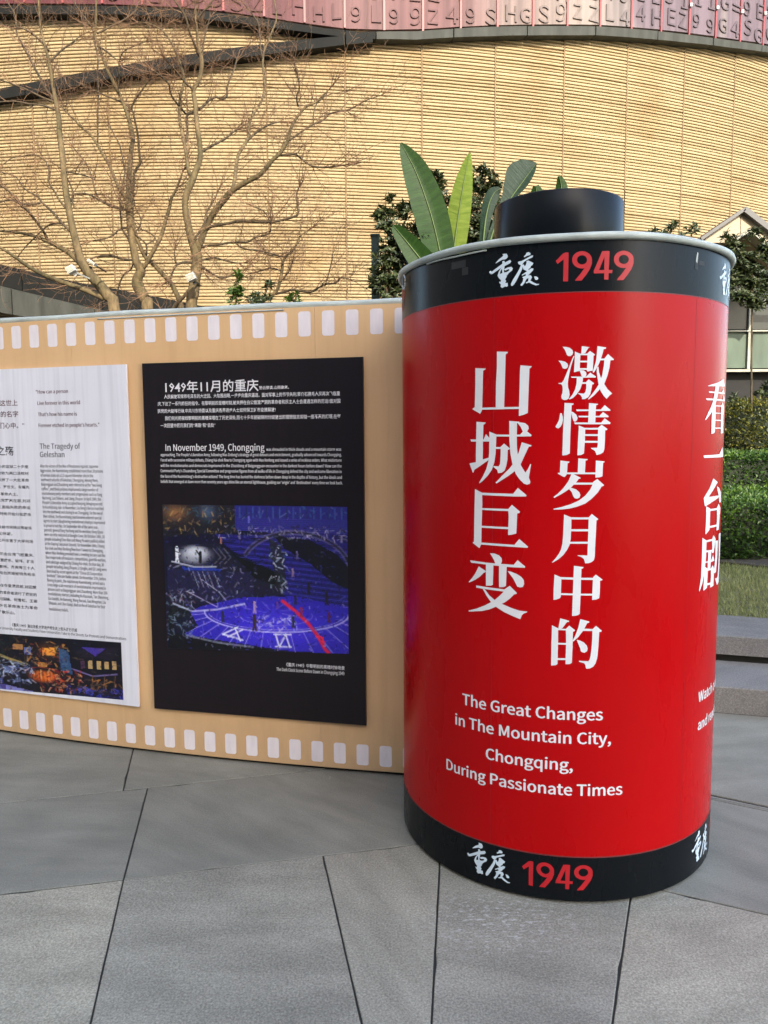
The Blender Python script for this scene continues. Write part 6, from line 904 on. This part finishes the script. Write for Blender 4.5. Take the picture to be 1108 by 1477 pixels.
  ('b', [(294, 333, 4), (300, 328, 3.8), (314, 325, 3.6), (330, 322, 3.3), (347, 319, 3.2), (370, 320, 3), (394, 320, 2.8), (408, 317, 2.7), (420, 314, 2.6), (430, 309, 2.6), (429, 295, 2.3), (428, 280, 2.1), (432, 269, 1.8)]),
  ('b', [(292, 357, 3), (300, 354, 2.8), (315, 353, 2.6), (330, 350, 2.5), (345, 349, 2.4), (357, 349, 2.3), (370, 342, 2.1), (388, 337, 2), (391, 325, 1.9)]),
  ('b', [(340, 350, 2), (350, 358, 1.9), (368, 361, 1.9), (385, 364, 1.7), (403, 369, 1.5)]),
  ('b', [(390, 322, 1.6), (385, 310, 1.6), (378, 303, 1.5), (365, 298, 1.3)]),
  ('b', [(283, 345, 3.2), (283, 270, .1)][:1] + [(278, 348, 3.2), (284, 340, 3), (295, 322, 2.8), (297, 308, 2.6), (305, 295, 2.4), (312, 282, 1.9)]),
  ('b', [(284, 384, 3), (296, 388, 2.8), (308, 396, 2.6), (320, 401, 2.4), (333, 398, 2), (346, 396, 1.6)]),
  ('b', [(281, 380, 3), (268, 378, 3), (255, 382, 2.8), (250, 390, 2.6), (246, 402, 2.6)]),
  ('b', [(254, 380, 2.2), (252, 370, 2), (252, 362, 1.6)]),
  ('b', [(284, 378, 3), (296, 374, 2.6), (310, 372, 2.2), (325, 376, 2), (345, 380, 1.6)]),
  ('b', [(273, 418, 4), (265, 428, 4), (255, 438, 5), (248, 450, 5)])],
 'low': [
  ('t', [(352, 832, 6), (355, 600, 5.5), (360, 447, 5), (380, 434, 4.4), (392, 426, 4.2), (400, 418, 4), (404, 405, 3.8), (407, 390, 3.6), (408, 378, 3.4), (414, 368, 3.2), (423, 361, 2.8), (429, 350, 2.4), (434, 340, 2), (443, 333, 1.5)]),
  ('b', [(398, 424, 3), (410, 421, 3), (422, 418, 2.8), (435, 420, 2.7), (448, 421, 2.6), (458, 416, 2.4), (469, 410, 2.3), (482, 409, 2.1), (488, 405, 2), (493, 400, 1.8), (505, 403, 1.3)]),
  ('b', [(404, 408, 2.2), (412, 398, 2), (418, 390, 1.8), (421, 382, 1.4)]),
  ('b', [(407, 392, 2), (398, 388, 1.8), (388, 387, 1.7), (375, 391, 1.6), (360, 395, 1.3)]),
  ('b', [(408, 380, 1.8), (405, 372, 1.7), (402, 369, 1.6), (390, 368, 1.4)]),
  ('b', [(469, 412, 1.6), (474, 395, 1.5), (478, 380, 1.3), (480, 365, 1)])]}
def smooth_line(P, k=3):
    out = []
    for i in range(len(P) - 1):
        p0, p1, p2, p3 = P[max(i - 1, 0)], P[i], P[i + 1], P[min(i + 2, len(P) - 1)]
        for j in range(k):
            t = j / k; out.append(tuple(.5 * ((2 * b) + (-a + c) * t + (2 * a - 5 * b + 4 * c - d) * t * t + (-a + 3 * b - 3 * c + d) * t ** 3) for a, b, c, d in zip(p0, p1, p2, p3)))
    out.append(P[-1]); return out
tlabels = {'left': ('leafless tree with a leaning trunk, leftmost behind the film board', 0.0), 'middle': ('leafless tree with a knobbly green trunk, between the two other bare trees', .35),
           'right': ('leafless tree with a straight stout trunk that forks high, right of the other bare trees', -.1), 'low': ('thin low leafless sapling leaning right, behind the middle of the board', .2)}
rt = random.Random(21)
def grow(mb, p, d, ln, r, lvl):
    n_ = 6; pts = [p]; rad = [r]; dd = d.copy()
    for i in range(n_):
        dd = (dd + Vector((rt.gauss(0, .20), rt.gauss(0, .20), rt.gauss(0.03, .17)))).normalized(); pts.append(pts[-1] + dd * ln / n_); rad.append(max(.0010, r * (1 - .75 * (i + 1) / n_)))
    mb.tube(pts, rad, 3, cap=False)
    if lvl > 0:
        for _ in range(rt.choice((2, 3, 3, 4))):
            i = rt.randint(1, n_); t = (pts[i] - pts[i - 1]).normalized(); side = Vector((rt.gauss(0, 1), rt.gauss(0, .7), rt.gauss(.15, .9))).normalized()
            grow(mb, pts[i], (t * .75 + side * .75).normalized(), ln * rt.uniform(.4, .75), rad[i] * .72, lvl - 1)
for key, limbs in TREES.items():
    label, dY = tlabels[key]; Y0 = TY + dY; base = at(limbs[0][1][2][0], 832, Y0); base.z = .3
    tr = empty('bare_tree', base, label, 'tree', 'bare trees behind the film board'); placed = []; tw = MB()
    for li, (kind, P) in enumerate(limbs):
        S = smooth_line(P, 3)
        if kind == 't': ds = 0.0
        else:
            near = min(placed, key=lambda q: (q[0] - P[0][0]) ** 2 + (q[1] - P[0][1]) ** 2); ds = near[2]
        slope = 0.0 if kind == 't' else rt.choice((-1, 1)) * rt.uniform(.0012, .0035); acc = 0; pts = []; rad = []
        for i, (x, y, w_) in enumerate(S):
            if i: acc += math.hypot(x - S[i - 1][0], y - S[i - 1][1])
            dd = ds + slope * acc + .05 * math.sin(acc * .02 + li) * min(1, acc / 60)
            pts.append(at(x, y, Y0 + dd)); rad.append(max(w_, 1.0) * (1.05 + .3 * min(1, w_ / 10)) * .5 * Y0 / FPX); placed.append((x, y, dd))
        if kind == 't': pts[0].z = min(pts[0].z, .3)
        else: pts[0] = pts[0] + (pts[0] - pts[1]) * .2
        mb = MB(); mb.tube(pts, rad, 8 if P[0][2] > 5 else 6); mb.build('trunk' if kind == 't' else 'branch', M['bark'] if P[0][2] > 4.5 else M['bark_dark'], tr, smooth=True)
        # twigs
        total = acc
        for i in range(1, len(pts) - 1):
            if S[i][1] > 446 or S[i][2] > 6.5: continue
            prob = .58 if S[i][2] < 3.2 else .28
            if rt.random() < prob:
                t = (pts[i + 1] - pts[i]).normalized(); side = Vector((rt.gauss(0, 1), rt.gauss(0, .8), rt.gauss(.25, .8))).normalized()
                grow(tw, pts[i], (t * .6 + side * .9).normalized(), rt.uniform(.16, .46), min(rad[i] * .6, .0036), 2)
        t = (pts[-1] - pts[-2]).normalized()
        for _ in range(4):
            side = Vector((rt.gauss(0, 1), rt.gauss(0, .8), rt.gauss(.2, .8))).normalized(); grow(tw, pts[-1], (t + side * .45).normalized(), rt.uniform(.2, .5), rad[-1] * .8, 2)
    o = tw.build('twigs', M['twig'], tr, kind='stuff')
# floodlights tied to the branches
for i, (x, y, rot, sz, lb) in enumerate(((103, 389, .5, 11, 'small white floodlight left of the leaning trunk'), (133, 379, -.6, 11, 'small white floodlight fixed right above the fork of the leaning trunk'), (276, 400, .45, 12, 'small square white floodlight strapped on the straight trunk'))):
    Yf = TY - .28; c = at(x, y, Yf); e = empty('floodlight', c, lb, 'lamp', 'floodlights in the bare trees'); s_ = sz * .5 * Yf / FPX
    ax = Vector((math.cos(rot), 0, math.sin(rot))); az = Vector((-math.sin(rot), 0, math.cos(rot)))
    mb = MB(); mb.obox(c, ax * s_, Vector((0, .03, 0)), az * s_ * (.8 if i != 1 else .35)); mb.build('housing', M['lamp_white'], e)
    mb = MB(); mb.obox(c + Vector((0, -.033, 0)), ax * s_ * .8, Vector((0, .002, 0)), az * s_ * (.6 if i != 1 else .2)); mb.build('lens', M['frame'], e)
    mb = MB(); mb.bar(c + Vector((.0, .03, -s_ * .2)), c + Vector((.02 if i else .05, .26, -.02)), .012, .012); mb.bar(c - az * s_ * 1.0 + Vector((0, .02, 0)), c - az * s_ * 1.5 + Vector((0, .03, 0)), s_ * .7, .01); mb.build('bracket', M['lamp_white' if i == 0 else 'dark_metal'], e)

# ------------------------------------------------------------------ leafy plants
def leaf(mb, p, d, n_, ln, wd, fold=.25):
    """one folded leaf: 4 triangles"""
    d = d.normalized(); s_ = d.cross(n_)
    if s_.length < 1e-4: s_ = d.orthogonal()
    s_.normalize(); n2 = s_.cross(d); i = len(mb.v)
    mb.v += [tuple(p), tuple(p + d * ln * .5 + s_ * wd / 2 + n2 * wd * fold), tuple(p + d * ln - n2 * ln * .12), tuple(p + d * ln * .5 - s_ * wd / 2 + n2 * wd * fold), tuple(p + d * ln * .5)]
    mb.f += [(i, i + 1, i + 4), (i + 4, i + 1, i + 2), (i, i + 4, i + 3), (i + 4, i + 2, i + 3)]
def rosette(mb, p, ax, n_, ln, wd, r):
    ax = ax.normalized(); o = ax.orthogonal().normalized(); q = ax.cross(o); a0 = r.uniform(0, 6)
    for k in range(n_):
        a = a0 + k * 2.4; t = r.uniform(.15, .95); d = (o * math.cos(a) + q * math.sin(a)) * math.sqrt(1 - t * t * .8) + ax * t * .9
        leaf(mb, p - ax * r.uniform(0, ln * .5), d, ax, ln * r.uniform(.7, 1.15), wd * r.uniform(.8, 1.2))
def leafy(name, label, cat, clusters, Y, lnpx, wdpx, mat, seed, stems, group=None, per=9, depth=.5):
    """clusters: (px,py,rx,ry,count) clouds of rosettes"""
    r = random.Random(seed); c0 = at(clusters[0][0], 800, Y); c0.z = .3; e = empty(name, c0, label, cat, group); mb = MB(); tb = MB(); k = Y / FPX
    for (x, y, rx, ry, cnt) in clusters:
        cc = at(x, y, Y)
        for _ in range(cnt):
            while True:
                a, b, c = r.uniform(-1, 1), r.uniform(-1, 1), r.uniform(-1, 1)
                if a * a + b * b + c * c < 1: break
            p = cc + Vector((a * rx * k, b * depth * rx * k * 1.3, c * ry * k)); ax = Vector((a * .7 + r.gauss(0, .25), b * .7 - .15, c * .5 + .75)); rosette(mb, p, ax, per, lnpx * k, wdpx * k, r)
            if r.random() < .4: tb.tube([p, p * .5 + cc * .5 + Vector((0, 0, -ry * k * .3)), cc + Vector((0, 0, -ry * k * .6))], [.002, .004, .006], 3)
    for st in stems:
        pts = [at(x, y, Y) for x, y, _ in st]; tb.tube(pts, [w_ * .5 * k for _, _, w_ in st], 6)
    mb.build('crown', mat, e); tb.build('trunk', M['bark_dark'], e); return e
leafy('evergreen_tree', 'dark evergreen shrub standing left of the banana leaves, above the board end', 'shrub', [(562, 322, 22, 24, 34), (566, 362, 28, 26, 50), (545, 303, 11, 9, 9), (585, 300, 20, 13, 18), (560, 405, 27, 34, 90), (596, 345, 18, 26, 30), (578, 405, 22, 30, 40), (565, 288, 8, 6, 4)], 5.9, 10.5, 4.0, M['leaf_dark'], 5, [[(563, 832, 7), (563, 440, 5), (562, 360, 4), (558, 320, 3)], [(562, 380, 3), (585, 340, 2)]], per=10)
leafy('evergreen_tree', 'dense dark evergreen shrub directly behind the two tall banana leaves', 'shrub', [(628, 262, 16, 16, 24), (640, 300, 28, 28, 60), (700, 262, 24, 22, 44), (694, 300, 34, 36, 100), (660, 345, 42, 34, 90), (695, 350, 32, 34, 70), (612, 320, 18, 30, 34)], 7.2, 10.5, 4.0, M['leaf_dark'], 6, [[(665, 832, 8), (665, 440, 6), (668, 360, 5), (690, 300, 3)], [(666, 370, 4), (640, 310, 2.5)]], per=10)
leafy('evergreen_tree', 'evergreen tree with a pale thin stem hanging over the pavilion glazing at the right', 'tree', [(1066, 372, 22, 20, 54), (1090, 400, 24, 24, 66), (1075, 420, 30, 20, 69), (1052, 395, 14, 22, 30), (1104, 360, 16, 16, 30), (1060, 350, 10, 9, 9), (1086, 335, 9, 9, 9), (1110, 420, 18, 20, 36), (1048, 342, 7, 8, 6), (1086, 440, 16, 10, 18)], 11.2, 9.5, 3.4, M['leaf_dark'], 8, [[(1084, 735, 3), (1084, 600, 3), (1084, 500, 2.6), (1085, 430, 2.4), (1082, 380, 2)]], per=9, depth=.3)
leafy('leafy_shrub', 'slim leafy sprigs showing above the can rim, left of the cream gable', 'shrub', [(940, 336, 10, 8, 5), (968, 330, 8, 9, 5), (997, 332, 8, 9, 5), (955, 345, 34, 10, 14)], 7.0, 12, 3.8, M['leaf_dark'], 9, [[(965, 832, 5), (965, 400, 4), (966, 340, 3)]])
sg = 'leafy sprigs above the board top'
leafy('leafy_shrub', 'tallest pale leafy sprig poking up above the board, left of the other two sprigs', 'shrub', [(342, 398, 7, 9, 6), (338, 422, 12, 14, 15)], 6.2, 11, 3.6, M['leaf_hedge'], 10, [[(338, 832, 4), (340, 440, 3), (342, 395, 2)]], sg)
leafy('leafy_shrub', 'wide leafy sprig just above the board top, the middle one of three', 'shrub', [(372, 432, 20, 10, 16), (388, 412, 7, 9, 5)], 6.2, 11, 3.6, M['leaf_dark'], 12, [[(378, 832, 4), (378, 440, 3), (386, 415, 2)]], sg)
leafy('leafy_shrub', 'small low leafy sprig above the board, nearest to the can of three', 'shrub', [(426, 430, 13, 9, 10)], 6.2, 10, 3.4, M['leaf_hedge'], 13, [[(426, 832, 4), (426, 440, 3), (427, 425, 2)]], sg)

# green post left of the evergreen
pc = at(541, 832, 6.1); pc.z = .3; e = empty('green_post', pc, 'flat grey green post in front of the gold wall, left of the dark evergreen', 'post')
mb = MB(); a = at(535.5, 340, 6.1); b = at(547, 340, 6.1); mb.prism([(a.x, 6.1, .3), (b.x, 6.1, .3), (b.x, 6.17, .3), (a.x, 6.17, .3)], (0, 0, a.z - .3)); mb.build('shaft', M['green_metal'], e)
mb = MB(); mb.prism([(a.x - .006, 6.09, a.z + .001), (b.x + .006, 6.09, a.z + .001), (b.x + .006, 6.18, a.z + .001), (a.x - .006, 6.18, a.z + .001)], (0, 0, .012)); mb.build('post_cap', M['green_metal'], e)

# banana plant: leaves as curved blades with a midrib
bana = empty('banana_plant', at(640, 800, 6.0), 'banana plant with tall paddle leaves rising behind the can rim', 'plant')
bana.location.z = .3
def blade(spine, widths, tilt, fold, mat, bend=0.0, asym=(1, 1), name='leaf', label=None, light=None):
    """spine: (px,py,Y) control points base->tip; widths in px; tilt: fraction of the width turned away in depth"""
    S = smooth_line(spine, 5); W = smooth_line([(w_,) for w_ in widths], 5); mb = MB(); n_ = len(S); uv = []
    pts = [at(x, y, Y) for x, y, Y in S]; rib = []
    for i, p in enumerate(pts):
        t = (pts[min(i + 1, n_ - 1)] - pts[max(i - 1, 0)]).normalized(); view = (p - Vector((0, 0, EYE))).normalized(); side = t.cross(view).normalized(); nv = side.cross(t).normalized()
        hw = W[i][0] * .5 * p.y / FPX; rib.append(p)
        for j, q in enumerate((-1, -.66, -.33, 0, .33, .66, 1)):
            q *= asym[0] if q < 0 else asym[1]
            s_ = side * (q * hw) + view * (abs(q) * fold * hw + q * tilt * hw) + t * (abs(q) * hw * .15) + nv * .004 * math.sin(i * 1.9 + j * 2.3) * abs(q)
            mb.v.append(tuple(p + s_)); uv.append((j / 6, i / n_))
    for i in range(n_ - 1):
        for j in range(6): a = i * 7 + j; mb.f.append((a, a + 1, a + 8, a + 7))
    me = mb.mesh(name, mat, True); ul = me.uv_layers.new(name='UVMap'); ul.data.foreach_set('uv', [c for lp in me.loops for c in uv[lp.vertex_index]])
    o = link(name, me, bana, label=label); rb = MB(); rb.tube([p - (p - Vector((0, 0, EYE))).normalized() * .006 for p in rib], [max(.0015, .009 * (1 - i / n_)) for i in range(n_)], 5)
    r_ = link('midrib', rb.mesh('midrib', M['midrib'], True), o); r_.location = (0, 0, 0)
    return o
blade([(652, 470, 5.9), (641, 400, 5.9), (632, 350, 5.88), (619, 300, 5.86), (601, 250, 5.85), (586, 220, 5.84), (578, 206, 5.84)], [20, 30, 44, 46, 36, 18, 2], -.25, -.25, M['banana'], label='tall dark green paddle leaf leaning left')
blade([(650, 470, 6.0), (652, 400, 6.0), (655, 360, 6.0), (661, 315, 6.0), (668, 270, 6.0), (674, 238, 6.0), (678, 220, 6.0)], [10, 28, 32, 33, 26, 14, 2], .55, .15, M['banana_light'], label='upright pale yellow green paddle leaf catching the light')
blade([(660, 440, 5.8), (630, 400, 5.8), (608, 375, 5.8), (588, 350, 5.8), (572, 331, 5.8), (567, 325, 5.8)], [16, 34, 34, 26, 14, 2], -.1, -.35, M['banana'], label='short leaf leaning far left')
blade([(690, 450, 5.7), (702, 370, 5.7), (716, 322, 5.7), (733, 292, 5.7), (752, 265, 5.7), (766, 246, 5.7), (774, 235, 5.7)], [8, 10, 12, 24, 56, 40, 3], -.2, .3, M['banana_blue'], asym=(.3, 1), label='broad blue green leaf drooping right, tip browned')
blade([(690, 450, 5.75), (698, 340, 5.75), (704, 300, 5.75), (712, 280, 5.75), (722, 272, 5.75)], [8, 12, 18, 18, 4], .2, .2, M['banana_blue'], label='small blue green leaf curling down')
blade([(800, 420, 5.7), (806, 330, 5.7), (809, 290, 5.7), (810, 270, 5.7), (807, 254, 5.7)], [10, 16, 18, 16, 5], .1, .3, M['banana'], label='leaf tip peeking over the spool cap')
blade([(775, 420, 5.7), (776, 320, 5.7), (775, 285, 5.7), (773, 268, 5.7)], [10, 16, 20, 8], .1, .3, M['banana'], label='rounded leaf tip left of the spool cap top')
mb = MB()
for x0, x1, yb in ((652, 648, 470), (650, 652, 470), (690, 690, 450), (800, 790, 420), (775, 780, 420), (660, 655, 440)):
    a = at(x0, yb, 5.85); b = at((x0 + x1) / 2, 700, 5.9); c = at(x1, 832, 5.95); c.z = .3; mb.tube([c, b, a], [.035, .028, .014], 7)
mb.build('stem', M['banana'], bana, smooth=True)

# hedges and round bush
def hedge(name, label, boxes, n_leaf, ln, mat, seed, cat='hedge', ell=None):
    r = random.Random(seed); b0 = boxes[0]; e = empty(name, ((b0[0] + b0[3]) / 2, (b0[1] + b0[4]) / 2, .3), label, cat); core = MB(); lf = MB()
    for (x0, y0, z0, x1, y1, z1) in boxes:
        if ell: 
            cx_, cy_, cz_ = (x0 + x1) / 2, (y0 + y1) / 2, (z0 + z1) / 2; rx, ry, rz = (x1 - x0) / 2, (y1 - y0) / 2, (z1 - z0) / 2
            for i in range(12):
                for j in range(16):
                    th = math.pi * i / 11; ph = 2 * math.pi * j / 16; core.v.append((cx_ + rx * .84 * math.sin(th) * math.cos(ph), cy_ + ry * .84 * math.sin(th) * math.sin(ph), cz_ + rz * .84 * math.cos(th)))
            for i in range(11):
                for j in range(16): core.f.append((i * 16 + j, i * 16 + (j + 1) % 16, (i + 1) * 16 + (j + 1) % 16, (i + 1) * 16 + j))
        else: core.box((x0 + .07, y0 + .07, z0 - .02), (x1 - .07, y1 - .07, z1 - .08))
        for _ in range(n_leaf // len(boxes)):
            if ell:
                v = Vector((r.gauss(0, 1), r.gauss(0, 1), r.gauss(0, 1))).normalized(); k = r.uniform(.82, 1.03) + .07 * noise.noise(v * 3)
                p = Vector((cx_ + v.x * rx * k, cy_ + v.y * ry * k, cz_ + v.z * rz * k)); nn_ = v
            else:
                if r.random() < .55: p = Vector((r.uniform(x0, x1), r.uniform(y0, y1), z1 - r.uniform(0, .09))); nn_ = Vector((0, 0, 1))
                else: p = Vector((r.uniform(x0, x1), y0 + r.uniform(0, .09), r.uniform(z0, z1))); nn_ = Vector((0, -1, .2))
                if r.random() < .2: p.x = x0 + r.uniform(0, .08); nn_ = Vector((-1, -.2, .2))
                p += nn_ * .07 * noise.noise(p * 2.4)
            d = (nn_ * .7 + Vector((r.gauss(0, .7), r.gauss(0, .7), r.gauss(.2, .6)))).normalized(); leaf(lf, p, d, Vector((r.gauss(0, .5), r.gauss(0, .5), 1)), ln * r.uniform(.6, 1.2), ln * .45)
    core.build('inner_mass', M['core'], e); lf.build('foliage', mat, e); return e
hedge('clipped_hedge', 'low clipped green hedge directly behind the lawn, right of the can', [(2.6, 7.45, .3, 7.0, 9.5, .90)], 26000, .055, M['leaf_hedge'], 31)
hedge('clipped_hedge', 'taller clipped green hedge behind the low one, below the yellow bush', [(3.3, 9.6, .3, 8.5, 10.9, 1.30)], 30000, .06, M['leaf_hedge'], 32)
c = at(1084, 622, 11.4)
hedge('round_bush', 'round yellow green bush between the hedges and the pavilion', [(c.x - .60, 10.95, .9, c.x + .60, 12.0, 2.06)], 9000, .055, M['leaf_yellow'], 33, 'bush', True)
leafy('leafy_shrub', 'sparse dark plant in the shade under the pavilion sill', 'shrub', [(1100, 562, 14, 12, 12), (1060, 572, 9, 6, 5), (1118, 575, 14, 12, 10)], 12.4, 10, 4, M['leaf_dark'], 15, [[(1100, 700, 4), (1100, 560, 3)]])
